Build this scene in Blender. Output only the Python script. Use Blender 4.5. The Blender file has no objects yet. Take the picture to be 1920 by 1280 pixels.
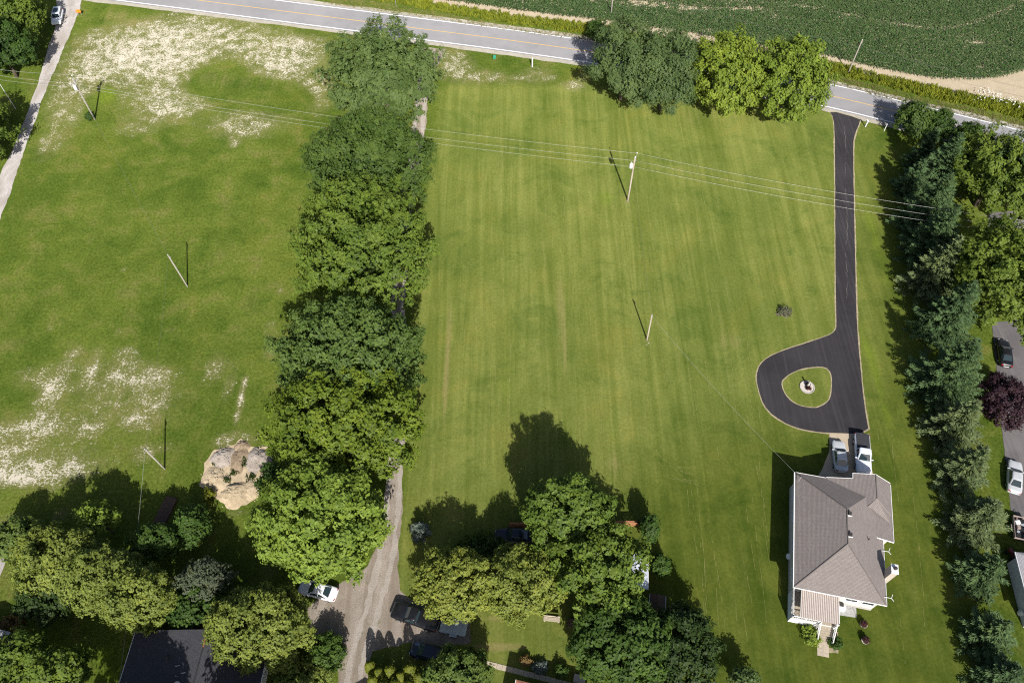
import bpy, bmesh, math, random
import numpy as np
from mathutils import Vector, Matrix, Quaternion

# ------------------------------------------------------------------ camera, sky, sun, exposure
scene = bpy.context.scene
COL = scene.collection
cam_d = bpy.data.cameras.new('camera')
cam = bpy.data.objects.new('camera', cam_d)
COL.objects.link(cam)
cam.location = (0, 0, 95.0)
cam.rotation_euler = (math.radians(90 - 56), 0, 0)
cam_d.sensor_width = 36.0
cam_d.lens = 28.0
cam_d.clip_start = 0.5
cam_d.clip_end = 5000
scene.camera = cam

SUN_AZ = math.radians(169.5)      # clockwise from +Y
SUN_EL = math.radians(39)
world = bpy.data.worlds.new('World')
scene.world = world
world.use_nodes = True
wn = world.node_tree
sky = wn.nodes.new('ShaderNodeTexSky')
sky.sky_type = 'NISHITA'
sky.sun_disc = False
sky.sun_elevation = SUN_EL
sky.sun_rotation = SUN_AZ
sky.dust_density = 2.0
wn.links.new(sky.outputs[0], wn.nodes['Background'].inputs[0])
wn.nodes['Background'].inputs[1].default_value = 0.08
sun_d = bpy.data.lights.new('sun', 'SUN')
sun_d.energy = 5.0
sun_d.angle = math.radians(0.6)
sun_d.color = (1.0, 0.955, 0.89)
sun = bpy.data.objects.new('sun', sun_d)
COL.objects.link(sun)
sv = Vector((math.sin(SUN_AZ) * math.cos(SUN_EL), math.cos(SUN_AZ) * math.cos(SUN_EL), math.sin(SUN_EL)))
sun.rotation_euler = (-sv).to_track_quat('-Z', 'Y').to_euler()
sun.location = (30, -60, 150)
scene.view_settings.view_transform = 'Standard'
scene.view_settings.look = 'None'
scene.view_settings.exposure = 0.27
scene.view_settings.gamma = 1.0
scene.view_settings.use_curve_mapping = False
scene.cycles.max_bounces = 6
scene.cycles.diffuse_bounces = 3
scene.cycles.glossy_bounces = 2
scene.cycles.transparent_max_bounces = 4
scene.cycles.use_denoising = False
scene.cycles.filter_width = 1.15
scene.cycles.sample_clamp_indirect = 4.0

R = math.radians
rnd = random.Random(7)

# ------------------------------------------------------------------ materials
MATS = {}
def lin(c):
    return tuple((x / 12.92 if x <= .04045 else ((x + .055) / 1.055) ** 2.4) for x in c)
class NB:
    """tiny node-tree writer"""
    def __init__(s, name):
        s.m = bpy.data.materials.new(name); s.m.use_nodes = True
        s.t = s.m.node_tree; s.b = s.t.nodes['Principled BSDF']
        s.b.inputs['Specular IOR Level'].default_value = 0.25
        if 'Diffuse Roughness' in s.b.inputs: s.b.inputs['Diffuse Roughness'].default_value = .7
    def n(s, typ, **kw):
        n = s.t.nodes.new(typ)
        for k, v in kw.items(): setattr(n, k, v)
        return n
    def l(s, a, b): s.t.links.new(a, b)
    def val(s, sock, v):
        if hasattr(v, 'links'): s.l(v, sock)
        else: sock.default_value = v
    def math(s, op, a, b=0.0, c=None, clamp=False):
        n = s.n('ShaderNodeMath', operation=op, use_clamp=clamp)
        s.val(n.inputs[0], a); s.val(n.inputs[1], b)
        if c is not None: s.val(n.inputs[2], c)
        return n.outputs[0]
    def mix(s, f, a, b, blend='MIX'):
        n = s.n('ShaderNodeMix', data_type='RGBA', blend_type=blend)
        s.val(n.inputs[0], f)
        for i, v in ((6, a), (7, b)):
            if hasattr(v, 'links'): s.l(v, n.inputs[i])
            else: n.inputs[i].default_value = (*v, 1)
        return n.outputs[2]
    def pos(s, scale=None, obj=False):
        if obj:
            o = s.n('ShaderNodeTexCoord').outputs['Object']
        else:
            o = s.n('ShaderNodeNewGeometry').outputs['Position']
        if scale is None: return o
        v = s.n('ShaderNodeVectorMath', operation='MULTIPLY'); s.l(o, v.inputs[0]); v.inputs[1].default_value = scale
        return v.outputs[0]
    def noise(s, vec, scale, detail=4.0, rough=.55, dist=0.0):
        n = s.n('ShaderNodeTexNoise'); s.l(vec, n.inputs['Vector'])
        n.inputs['Scale'].default_value = scale; n.inputs['Detail'].default_value = detail
        n.inputs['Roughness'].default_value = rough; n.inputs['Distortion'].default_value = dist
        return n.outputs[0]
    def ramp(s, f, lo, hi, smooth=True):
        n = s.n('ShaderNodeMapRange'); n.interpolation_type = 'SMOOTHSTEP' if smooth else 'LINEAR'
        s.val(n.inputs[0], f); s.val(n.inputs[1], lo); s.val(n.inputs[2], hi)
        return n.outputs[0]
    def attr(s, name):
        return s.n('ShaderNodeAttribute', attribute_name=name).outputs['Fac']
    def bump(s, h, strength=.4, dist=.05):
        n = s.n('ShaderNodeBump'); n.inputs['Strength'].default_value = strength; n.inputs['Distance'].default_value = dist
        s.l(h, n.inputs['Height']); s.l(n.outputs[0], s.b.inputs['Normal'])
    def done(s, col=None, rough=.8, metal=0.0, spec=None):
        if col is not None: 
            if hasattr(col, 'links'): s.l(col, s.b.inputs['Base Color'])
            else: s.b.inputs['Base Color'].default_value = (*col, 1)
        s.val(s.b.inputs['Roughness'], rough); s.val(s.b.inputs['Metallic'], metal)
        if spec is not None: s.b.inputs['Specular IOR Level'].default_value = spec
        return s.m

def simple(name, col, rough=.7, var=.18, scale=3.0, metal=0.0, spec=.3, bump=0.0):
    """plain procedural material: a colour broken up by two noises"""
    if name in MATS: return MATS[name]
    b = NB(name); p = b.pos(obj=True)
    n = b.noise(p, scale, 5, .6); n2 = b.noise(p, scale * 9, 3, .6)
    f = b.math('ADD', b.math('MULTIPLY', n, .65), b.math('MULTIPLY', n2, .35))
    dark = tuple(c * (1 - var) for c in col); light = tuple(min(1, c * (1 + var)) for c in col)
    c = b.mix(b.ramp(f, .3, .7), dark, light)
    if bump: b.bump(n2, bump, .03)
    MATS[name] = b.done(c, rough, metal, spec)
    return MATS[name]

def paint(name, col, rough=.25, metal=0.0, coat=.6):
    if name in MATS: return MATS[name]
    b = NB(name); p = b.pos(obj=True)
    n = b.noise(p, 2.2, 4, .6)
    c = b.mix(b.ramp(n, .35, .75), col, tuple(x * .86 + .008 for x in col))   # road dust
    b.b.inputs['Coat Weight'].default_value = coat; b.b.inputs['Coat Roughness'].default_value = .08
    MATS[name] = b.done(c, b.math('ADD', b.math('MULTIPLY', n, .2), rough), metal, .5)
    return MATS[name]

def foliage(name, dark, light, transl=.3, rough=.6):
    if name in MATS: return MATS[name]
    b = NB(name)
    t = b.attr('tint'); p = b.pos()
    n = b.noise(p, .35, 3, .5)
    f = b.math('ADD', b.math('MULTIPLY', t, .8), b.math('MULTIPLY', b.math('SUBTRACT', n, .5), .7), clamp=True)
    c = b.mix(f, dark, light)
    n2 = b.noise(p, .9, 2, .5)
    c = b.mix(b.math('MULTIPLY', b.ramp(n2, .5, .72), .35), c, b.mix(1.0, c, (1.35, 1.12, .55), 'MULTIPLY'))
    oi = b.n('ShaderNodeObjectInfo').outputs['Random']
    c = b.mix(1.0, c, b.mix(oi, (.86, .90, .92), (1.14, 1.08, 1.0)), 'MULTIPLY')
    m = b.done(c, rough, 0, .25)
    tr = b.n('ShaderNodeBsdfTranslucent'); b.l(b.mix(.6, c, tuple(min(1, x * 1.5) for x in light)), tr.inputs[0])
    mx = b.n('ShaderNodeMixShader'); mx.inputs[0].default_value = transl
    out = b.t.nodes['Material Output']
    b.l(b.b.outputs[0], mx.inputs[1]); b.l(tr.outputs[0], mx.inputs[2]); b.l(mx.outputs[0], out.inputs['Surface'])
    MATS[name] = m
    return m

# ------------------------------------------------------------------ mesh helpers
def tag(o, label=None, cat=None, group=None, kind=None):
    if label: o['label'] = label
    if cat: o['category'] = cat
    if group: o['group'] = group
    if kind: o['kind'] = kind
    return o
def empty(name, loc, rz=0.0):
    o = bpy.data.objects.new(name, None); COL.objects.link(o)
    o.location = (loc[0], loc[1], loc[2] if len(loc) > 2 else 0); o.rotation_euler = (0, 0, rz)
    o.empty_display_size = .3
    return o
def link_mesh(name, me, mat, parent=None):
    o = bpy.data.objects.new(name, me); COL.objects.link(o)
    if mat: me.materials.append(mat)
    if parent: o.parent = parent
    return o
def np_mesh(name, V, F, tint=None, smooth=False):
    """quads or tris from numpy arrays, quick"""
    me = bpy.data.meshes.new(name)
    V = np.asarray(V, np.float32); F = np.asarray(F, np.int32); k = F.shape[1]
    me.vertices.add(len(V)); me.vertices.foreach_set('co', V.ravel())
    me.loops.add(F.size); me.loops.foreach_set('vertex_index', F.ravel())
    me.polygons.add(len(F))
    me.polygons.foreach_set('loop_start', np.arange(0, F.size, k, dtype=np.int32))
    me.polygons.foreach_set('loop_total', np.full(len(F), k, np.int32))
    if smooth: me.polygons.foreach_set('use_smooth', np.ones(len(F), bool))
    me.update(calc_edges=True)
    if tint is not None:
        a = me.attributes.new('tint', 'FLOAT', 'POINT'); a.data.foreach_set('value', np.asarray(tint, np.float32))
    return me
class MB:
    """collects shapes for ONE mesh object"""
    def __init__(s): s.v = []; s.f = []
    def add(s, vs, fs):
        o = len(s.v); s.v += [tuple(v) for v in vs]; s.f += [tuple(i + o for i in f) for f in fs]; return s
    def box(s, c, d, rz=0.0, taper=1.0):
        x, y, z = (q / 2 for q in d); vs = []
        for sz, k in ((-1, 1.0), (1, taper)):
            for sx, sy in ((-1, -1), (1, -1), (1, 1), (-1, 1)):
                a, b = sx * x * k, sy * y * k
                vs.append((c[0] + a * math.cos(rz) - b * math.sin(rz), c[1] + a * math.sin(rz) + b * math.cos(rz), c[2] + sz * z))
        return s.add(vs, [(3, 2, 1, 0), (4, 5, 6, 7), (0, 1, 5, 4), (1, 2, 6, 5), (2, 3, 7, 6), (3, 0, 4, 7)])
    def tube(s, pts, r, n=6, cap=True):
        pts = [Vector(p) for p in pts]; rs = r if isinstance(r, (list, tuple)) else [r] * len(pts)
        vs, fs = [], []
        for i, p in enumerate(pts):
            t = (pts[min(i + 1, len(pts) - 1)] - pts[max(i - 1, 0)]).normalized()
            up = Vector((0, 0, 1)) if abs(t.z) < .9 else Vector((0, 1, 0))
            a = t.cross(up).normalized(); b = t.cross(a)
            for k in range(n):
                q = 2 * math.pi * k / n
                vs.append(p + (a * math.cos(q) + b * math.sin(q)) * rs[i])
        for i in range(len(pts) - 1):
            for k in range(n):
                k2 = (k + 1) % n
                fs.append((i * n + k, i * n + k2, (i + 1) * n + k2, (i + 1) * n + k))
        if cap: fs += [tuple(range(n)), tuple(range(len(vs) - 1, len(vs) - n - 1, -1))]
        return s.add(vs, fs)
    def lathe(s, prof, c=(0, 0, 0), n=20, sx=1.0, sy=1.0):
        vs, fs = [], []
        for r_, z in prof:
            for k in range(n):
                q = 2 * math.pi * k / n; vs.append((c[0] + r_ * sx * math.cos(q), c[1] + r_ * sy * math.sin(q), c[2] + z))
        for i in range(len(prof) - 1):
            for k in range(n):
                k2 = (k + 1) % n; fs.append((i * n + k, i * n + k2, (i + 1) * n + k2, (i + 1) * n + k))
        fs.append(tuple(range((len(prof) - 1) * n, len(prof) * n))); fs.append(tuple(range(n - 1, -1, -1)))
        return s.add(vs, fs)
    def prism(s, poly, z0, z1):
        n = len(poly); vs = [(p[0], p[1], z0) for p in poly] + [(p[0], p[1], z1) for p in poly]
        return s.add(vs, [tuple(range(n - 1, -1, -1)), tuple(range(n, 2 * n))] + [(i, (i + 1) % n, n + (i + 1) % n, n + i) for i in range(n)])
    def slab(s, poly, t):
        """a planar 3-D polygon given thickness t straight down"""
        n = len(poly); vs = [tuple(p) for p in poly] + [(p[0], p[1], p[2] - t) for p in poly]
        return s.add(vs, [tuple(range(n)), tuple(range(2 * n - 1, n - 1, -1))] + [(i, n + i, n + (i + 1) % n, (i + 1) % n) for i in range(n)])
    def build(s, name, mat, parent=None, smooth=False, bevel=0.0):
        me = bpy.data.meshes.new(name); me.from_pydata(s.v, [], s.f)
        bm = bmesh.new(); bm.from_mesh(me)
        bmesh.ops.recalc_face_normals(bm, faces=bm.faces)
        if bevel: bmesh.ops.bevel(bm, geom=list(bm.edges), offset=bevel, segments=2, affect='EDGES', profile=.6)
        bm.to_mesh(me); bm.free()
        if smooth:
            for p in me.polygons: p.use_smooth = True
        me.update()
        return link_mesh(name, me, mat, parent)
def copy_tree(o, parent=None):
    c = o.copy(); COL.objects.link(c)
    if parent: c.parent = parent
    for ch in list(o.children): copy_tree(ch, c)
    return c
def densify(poly, step, closed=True):
    out = []
    n = len(poly)
    for i in range(n if closed else n - 1):
        a, b = poly[i], poly[(i + 1) % n]; d = math.hypot(b[0] - a[0], b[1] - a[1]); k = max(1, int(d / step))
        out += [(a[0] + (b[0] - a[0]) * j / k, a[1] + (b[1] - a[1]) * j / k) for j in range(k)]
    if not closed: out.append(tuple(poly[-1]))
    return out
def smooth_poly(poly, it=2, closed=True):
    for _ in range(it):
        n = len(poly); q = [] if closed else [poly[0]]
        for i in range(n if closed else n - 1):
            a, b = poly[i], poly[(i + 1) % n]
            q += [(a[0] * .75 + b[0] * .25, a[1] * .75 + b[1] * .25), (a[0] * .25 + b[0] * .75, a[1] * .25 + b[1] * .75)]
        if not closed: q.append(poly[-1])
        poly = q
    return poly
def ragged(poly, step, amp, seed=1):
    """edge of gravel or soil against grass: uneven"""
    r_ = random.Random(seed); pts = densify(poly, step); n = len(pts); out = []; w = 0
    for i, p in enumerate(pts):
        a, b = pts[i - 1], pts[(i + 1) % n]; d = math.hypot(b[0] - a[0], b[1] - a[1]) or 1
        w = w * .6 + r_.uniform(-1, 1) * .7
        out.append((p[0] + (b[1] - a[1]) / d * amp * w, p[1] - (b[0] - a[0]) / d * amp * w))
    return out
def sheet(name, poly, z, mat, thick=.0, holes=None, parent=None):
    bm = bmesh.new()
    es = []
    for ring in [poly] + (holes or []):
        vs = [bm.verts.new((p[0], p[1], z)) for p in ring]
        es += [bm.edges.new((vs[i], vs[(i + 1) % len(vs)])) for i in range(len(vs))]
    bmesh.ops.triangle_fill(bm, use_beauty=True, use_dissolve=False, edges=es)
    bmesh.ops.recalc_face_normals(bm, faces=bm.faces)
    for f in bm.faces:
        if f.normal.z < 0: f.normal_flip()
    if thick:
        top = list(bm.faces)
        r_ = bmesh.ops.extrude_face_region(bm, geom=top)
        for v in [g for g in r_['geom'] if isinstance(g, bmesh.types.BMVert)]: pass
        for f in top:
            for v in f.verts: v.co.z = z - thick
        for f in top: f.normal_flip()
        bmesh.ops.recalc_face_normals(bm, faces=bm.faces)
    me = bpy.data.meshes.new(name); bm.to_mesh(me); bm.free()
    return link_mesh(name, me, mat, parent)
def ribbon(pts, w0, w1):
    """polygon between two offsets of a polyline (left positive)"""
    L, Rr = [], []
    n = len(pts)
    for i, p in enumerate(pts):
        a, b = pts[max(i - 1, 0)], pts[min(i + 1, n - 1)]; d = math.hypot(b[0] - a[0], b[1] - a[1])
        nx, ny = -(b[1] - a[1]) / d, (b[0] - a[0]) / d
        L.append((p[0] + nx * w0, p[1] + ny * w0)); Rr.append((p[0] + nx * w1, p[1] + ny * w1))
    return L + Rr[::-1]
def inside(poly, X, Y):
    """vectorised point in polygon"""
    r_ = np.zeros(X.shape, bool); n = len(poly)
    for i in range(n):
        x1, y1 = poly[i]; x2, y2 = poly[(i + 1) % n]
        if y1 == y2: continue
        c = ((y1 > Y) != (y2 > Y)) & (X < (x2 - x1) * (Y - y1) / (y2 - y1) + x1)
        r_ ^= c
    return r_
def blob_field(X, Y, blobs):
    Z = np.zeros(X.shape)
    for x, y, rx, ry, s in blobs:
        d = ((X - x) / rx) ** 2 + ((Y - y) / ry) ** 2
        Z = Z + s * np.exp(-d * .9)
    return Z

# ------------------------------------------------------------------ outlines of the place (metres)
road_mid = [(-230, 176.0), (-150, 164.0), (-100, 154.6), (-63.2, 147.2), (-51.3, 144.7), (0, 134.1), (18.3, 129.9), (57, 118.3), (82.9, 107.8), (120, 91.0), (200, 52.0)]
road_mid = smooth_poly(densify(road_mid, 12, False), 2, False)
lane_left = [(-87.26, 149.64), (-86.36, 143.81), (-85.84, 132.65), (-85.27, 122.34), (-84.31, 109.28), (-83.17, 98.71), (-81.90, 86.24), (-79.73, 67.85), (-82.84, 68.81), (-84.37, 86.69), (-85.72, 95.59), (-85.79, 102.31), (-86.19, 109.83), (-87.22, 120.82), (-88.73, 130.20), (-89.58, 138.55), (-92.58, 149.27)]
drive_gravel = [(-12.44, 131.51), (-15.18, 122.34), (-15.18, 109.28), (-15.60, 101.27), (-16.17, 93.75), (-16.45, 85.56), (-16.09, 71.76), (-15.24, 58.67), (-14.32, 44.79), (-14.04, 41.07), (-13.86, 35.41), (-13.81, 31.40), (-13.19, 28.50), (-11.63, 27.06), (-9.39, 26.32), (-4.99, 25.70), (-4.59, 22.41), (-7.93, 22.00), (-11.62, 22.41), (-15.80, 21.41), (-16.25, 19.81), (-15.43, 11.70), (-18.85, 11.70), (-19.74, 19.81), (-19.12, 21.24), (-22.54, 21.82), (-23.92, 26.32), (-22.02, 28.06), (-19.49, 29.78), (-17.40, 31.27), (-16.64, 33.38), (-16.37, 36.79), (-16.08, 40.34), (-15.72, 44.03), (-17.04, 58.67), (-18.00, 71.76), (-18.66, 85.56), (-18.21, 97.45), (-17.41, 101.27), (-17.61, 109.28), (-17.63, 114.92), (-17.35, 122.34), (-17.38, 132.16)]
drive_asphalt = [(56.68, 113.91), (61.66, 111.65), (61.42, 110.67), (59.91, 107.91), (58.82, 104.94), (57.42, 98.71), (54.04, 83.88), (51.12, 70.77), (50.07, 65.76), (49.22, 60.71), (48.48, 56.16), (47.93, 52.46), (47.70, 49.22), (42.39, 49.38), (40.72, 49.54), (38.26, 50.10), (36.37, 51.07), (34.72, 52.71), (34.16, 54.88), (34.04, 57.19), (34.28, 58.58), (34.92, 60.08), (36.44, 61.43), (38.69, 62.52), (41.81, 63.62), (44.81, 64.73), (46.34, 65.38), (47.16, 66.23), (47.52, 67.85), (48.98, 74.59), (51.01, 83.88), (54.37, 98.71), (56.37, 107.91), (57.06, 111.79)]
island = [(44.17, 59.73), (44.58, 59.20), (44.72, 58.14), (44.37, 56.59), (43.84, 54.88), (43.12, 53.96), (41.86, 53.21), (40.83, 53.12), (39.43, 53.37), (38.13, 54.21), (37.50, 55.48), (37.33, 56.93), (37.79, 57.80), (38.93, 58.67), (40.66, 59.46), (42.76, 59.82)]
pad = [(42.38, 49.33), (47.68, 49.18), (46.73, 44.56), (46.68, 42.98), (46.67, 42.39), (43.82, 41.95), (39.18, 42.69), (40.23, 44.03), (41.80, 46.71)]
drive_right = [(70.19, 67.37), (80.88, 68.81), (71.75, 38.19), (65.76, 34.73), (62.82, 38.55), (64.07, 43.28), (65.91, 51.07), (67.93, 58.67)]
right_upper = [(77.21, 89.23), (89.03, 89.94), (88.10, 85.33), (75.66, 86.12)]
corn_edge = [(-35.50, 155.34), (-21.70, 148.90), (-12.93, 146.88), (4.25, 142.92), (17.90, 140.28), (35.28, 136.16), (49.98, 131.51), (59.68, 129.23), (67.86, 125.59), (77.92, 122.49), (86.20, 122.19), (91.50, 123.26), (95.63, 125.12), (102.43, 128.59), (111.24, 134.15), (124.74, 143.81)]
margin_edge = [(-39.62, 153.03), (-26.15, 150.02), (-12.86, 145.25), (4.22, 140.63), (17.77, 138.21), (34.98, 133.81), (49.60, 129.40), (59.26, 127.32), (67.26, 123.26), (75.33, 120.37), (84.20, 117.54), (91.96, 114.92), (98.63, 112.35), (108.49, 115.50), (124.40, 127.00)]

# ------------------------------------------------------------------ ground
step = .8
gx = np.arange(-150, 150.1, step); gy = np.arange(-30, 215.1, step)
GX, GY = np.meshgrid(gx, gy)
sand_blobs = [(-58.72, 52.71, 10.87, 6.62, 0.09), (-62.13, 45.55, 6.98, 3.83, 0.12), (-51.11, 56.93, 5.19, 5.18, 0.09), (-64.59, 128.59, 22.20, 11.22, 0.15), (-78.93, 119.32, 5.85, 13.47, 0.18), (-71.71, 132.65, 7.17, 5.94, 0.62), (-64.25, 135.82, 8.29, 5.74, 0.50), (-55.75, 134.82, 7.23, 5.70, 0.42), (-73.39, 125.74, 4.79, 4.70, 0.55), (-64.50, 120.07, 4.40, 4.80, 0.48), (-62.06, 114.06, 3.82, 3.15, 0.66), (-62.89, 127.80, 5.03, 4.77, 0.60),
    (-47.31, 109.28, 4.87, 2.07, 0.72), (-46.70, 130.20, 5.08, 5.18, 0.42), (-40.41, 128.91, 5.56, 3.85, 0.50), (-36.30, 121.12, 3.53, 2.42, 0.46), (-80.85, 120.82, 2.55, 5.44, 0.42), (-79.03, 112.77, 2.47, 2.55, 0.30), (-79.72, 104.94, 1.66, 2.93, 0.42), (-66.44, 109.00, 2.43, 1.51, 0.40),
    (-45.62, 112.92, 4.75, 1.85, 0.42), (-41.51, 133.48, 4.73, 1.49, 0.50), (-34.39, 116.37, 1.93, 3.50, 0.42), (-48.00, 105.61, 0.92, 1.21, 0.50), (-56.68, 115.64, 3.46, 1.89, 0.42), (-43.48, 125.43, 4.39, 2.50, 0.40), (-81.17, 133.48, 2.26, 4.31, 0.30),
    (-68.51, 132.16, 2.05, 1.31, -0.60), (-54.37, 123.11, 4.55, 3.99, -0.70), (-44.08, 117.84, 4.84, 2.95, -0.50), (-58.90, 132.65, 2.25, 1.98, -0.35), (-81.58, 142.04, 6.36, 2.47, -0.40), (-68.02, 122.34, 1.58, 1.37, -0.35), (-74.39, 117.10, 1.55, 3.52, -0.50),
    (-11.05, 127.32, 2.61, 3.49, 0.72), (-5.94, 123.57, 4.36, 1.54, 0.50), (5.16, 123.88, 2.58, 1.85, 0.46), (11.26, 120.67, 1.57, 1.06, 0.72), (0.00, 122.34, 5.91, 1.22, 0.22), (13.88, 123.88, 1.39, 2.16, 0.40),
    (-63.35, 55.82, 1.25, 2.22, 0.80), (-62.81, 50.59, 1.43, 0.81, 0.90), (-67.08, 58.14, 1.64, 1.05, 0.45), (-62.53, 61.52, 0.76, 1.44, 0.50), (-59.14, 59.55, 0.75, 1.95, 0.60), (-56.23, 55.65, 1.77, 2.21, 0.36), (-51.84, 58.32, 2.24, 1.14, 0.60), (-49.62, 54.54, 1.90, 2.19, 0.50), (-50.22, 51.24, 1.15, 0.81, 0.55),
    (-66.53, 47.72, 2.40, 1.57, 0.62), (-65.10, 43.28, 4.14, 0.82, 0.90), (-60.19, 44.94, 4.18, 1.22, 0.45), (-56.99, 43.58, 1.38, 0.67, 0.50), (-61.77, 42.39, 2.47, 0.44, 0.66), (-56.90, 50.26, 1.57, 1.05, 0.40), (-41.73, 59.55, 0.83, 1.51, 0.55), (-39.18, 57.28, 0.59, 2.25, 0.40), (-37.88, 48.19, 0.85, 0.55, 0.95),
    (-48.61, 46.17, 0.77, 0.62, 0.70), (-46.46, 47.10, 1.69, 0.47, 0.35), (-54.64, 59.55, 0.90, 1.24, 0.50), (-55.10, 62.06, 0.91, 0.82, 0.40), (-66.57, 50.26, 1.57, 0.81, 0.30), (-57.73, 49.46, 1.43, 0.64, 0.30), (-34.78, 48.67, 2.13, 0.79, 0.35), (-34.31, 62.70, 0.69, 1.46, 0.50), (-35.37, 66.70, 0.78, 0.95, 0.35), (-59.50, 77.39, 0.41, 0.31, 0.55), (-66.43, 83.10, 0.34, 0.33, 0.60), (-49.61, 66.14, 0.39, 0.38, 0.50), (-57.11, 65.76, 0.31, 0.47, 0.45), (-67.23, 66.42, 0.47, 0.47, 0.40), (-38.03, 64.26, 0.38, 0.28, 0.40), (-47.92, 62.24, 0.23, 0.27, 0.40),
    (-34.88, 73.27, 0.40, 0.61, 0.45), (-39.16, 92.55, 0.35, 0.36, 0.30), (-58.68, 40.92, 0.27, 0.22, 0.50), (-34.87, 38.19, 1.34, 0.35, 0.40), (-62.66, 37.14, 1.20, 0.56, 0.45), (-56.55, 37.84, 0.67, 0.70, 0.35), (3.99, 63.89, 0.31, 0.46, 0.50), (18.87, 91.35, 0.35, 0.36, 0.70), (19.41, 63.99, 0.31, 0.28, 0.70), (-48.79, 73.77, 0.24, 0.20, 0.60)]
for k in range(9):   # the bare wheel track beside the trees
    t = k / 8; sand_blobs.append((*[(a * (1 - t) + b * t) for a, b in zip((-37.03, 57.28), (-36.91, 51.64))], .20, .9, .55))
dry_blobs = [(-9.19, 56.93, 0.59, 6.91, 0.80), (-9.22, 67.85, 0.55, 6.73, 0.55), (7.17, 71.76, 0.80, 4.99, 0.50), (7.45, 62.24, 0.68, 6.37, 0.55), (10.46, 65.95, 0.39, 6.61, 0.50), (11.36, 58.67, 0.52, 3.51, 0.40), (0.00, 101.27, 3.63, 7.76, 0.30), (32.21, 112.07, 7.58, 4.23, 0.35), (50.10, 116.37, 5.78, 3.79, 0.50), (11.18, 107.91, 0.75, 8.19, 0.35),
    (17.89, 50.26, 0.36, 4.83, 0.40), (13.21, 44.79, 1.67, 1.82, 0.45), (-9.69, 44.03, 0.69, 1.81, 0.50), (-72.43, 139.41, 4.20, 1.73, 0.70), (-78.40, 142.04, 4.24, 2.47, 0.50), (-54.22, 122.34, 3.94, 3.36, 0.40), (-32.98, 134.31, 6.18, 1.00, 0.30), (31.47, 64.08, 3.07, 1.85, 0.50), (36.63, 71.76, 2.39, 3.99, 0.20), (62.48, 97.45, 1.07, 7.52, 0.25), (50.55, 44.03, 0.55, 4.52, 0.30), (47.66, 28.82, 0.51, 5.08, 0.35), (38.45, 22.11, 4.88, 1.17, 0.25),
    (-3.05, 22.00, 2.20, 0.23, 0.90), (0.00, 22.00, 2.44, 0.23, 0.80), (1.81, 20.38, 3.62, 0.23, 0.60), (-2.18, 25.10, 1.62, 0.30, 0.80), (-7.41, 106.55, 0.74, 10.82, 0.30), (-62.12, 37.49, 2.00, 0.70, 0.70), (-57.44, 37.49, 0.67, 1.40, 0.70), (-34.07, 48.67, 2.84, 0.79, 0.40), (-34.27, 38.55, 4.03, 0.57, 0.35), (-48.57, 55.65, 8.83, 5.11, 0.30), (-63.35, 47.10, 6.34, 3.90, 0.25), (-79.66, 131.83, 5.11, 6.56, 0.40), (-43.37, 122.34, 8.87, 6.11, 0.30), (28.50, 42.54, 3.43, 3.71, 0.25), (28.38, 31.40, 1.94, 5.24, 0.35), (-46.66, 20.95, 1.82, 1.44, 0.20), (-49.00, 22.70, 3.06, 1.18, 0.30)]
lush_blobs = [(15.26, 91.95, 2.09, 2.15, 0.50), (13.49, 48.67, 1.42, 2.38, 0.35), (43.07, 98.71, 3.59, 7.60, 0.20), (50.81, 58.67, 1.05, 10.56, 0.55), (57.09, 83.32, 1.18, 13.34, 0.50), (46.21, 35.41, 1.32, 5.48, 0.35), (-73.63, 117.84, 2.33, 2.95, 0.60), (-57.99, 93.75, 10.54, 7.29, 0.20), (-0.75, 58.67, 2.24, 10.56, 0.30), (2.58, 89.00, 3.44, 9.33, 0.15), (21.67, 24.49, 0.74, 1.21, 0.50), (-46.44, 21.24, 1.21, 1.16, 0.80), (-45.19, 18.96, 1.20, 0.79, 0.80), (3.75, 109.28, 3.75, 4.14, 0.25), (-33.40, 37.49, 2.67, 2.10, 0.35), (61.82, 42.54, 0.96, 4.45, 0.40), (40.00, 56.93, 2.22, 1.72, 0.25)]
sandv = blob_field(GX, GY, [(x, y, rx * (1.22 if y > 85 else 1.5), ry * (1.22 if y > 85 else 1.5), s * 1.15) for x, y, rx, ry, s in sand_blobs]); sandv = np.where(sandv > 0, .74 * (1 - np.exp(-1.3 * np.maximum(sandv, 0))), 0); dryv = blob_field(GX, GY, dry_blobs); lushv = blob_field(GX, GY, lush_blobs)
lawn_poly = [(-12.25, 120.82), (14.70, 120.82), (57.15, 113.49), (61.35, 110.39), (67.10, 101.27), (59.78, 58.67), (51.44, 17.01), (-15.37, 17.01), (-13.74, 42.54), (-14.75, 77.91)]
lawnv = inside(lawn_poly, GX, GY).astype(float)
for _ in range(2):
    lawnv = (lawnv + np.roll(lawnv, 1, 0) + np.roll(lawnv, -1, 0) + np.roll(lawnv, 1, 1) + np.roll(lawnv, -1, 1)) / 5
right_dim_poly = [(61.59, 111.36), (71.64, 101.27), (53.71, 11.70), (5.71, 11.70), (9.90, 35.41), (16.62, 44.03), (33.07, 51.07), (49.09, 51.89)]  # right lawn, stretched wider to paint the light's falloff into the grass
right_dimv = inside(right_dim_poly, GX, GY).astype(float)
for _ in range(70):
    right_dimv = (right_dimv + np.roll(right_dimv, 1, 0) + np.roll(right_dimv, -1, 0) + np.roll(right_dimv, 1, 1) + np.roll(right_dimv, -1, 1)) / 5
V = np.stack([GX.ravel(), GY.ravel(), np.zeros(GX.size)], 1)
ny_, nx_ = GX.shape
idx = np.arange(nx_ * ny_).reshape(ny_, nx_)
Fq = np.stack([idx[:-1, :-1].ravel(), idx[:-1, 1:].ravel(), idx[1:, 1:].ravel(), idx[1:, :-1].ravel()], 1)
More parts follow.
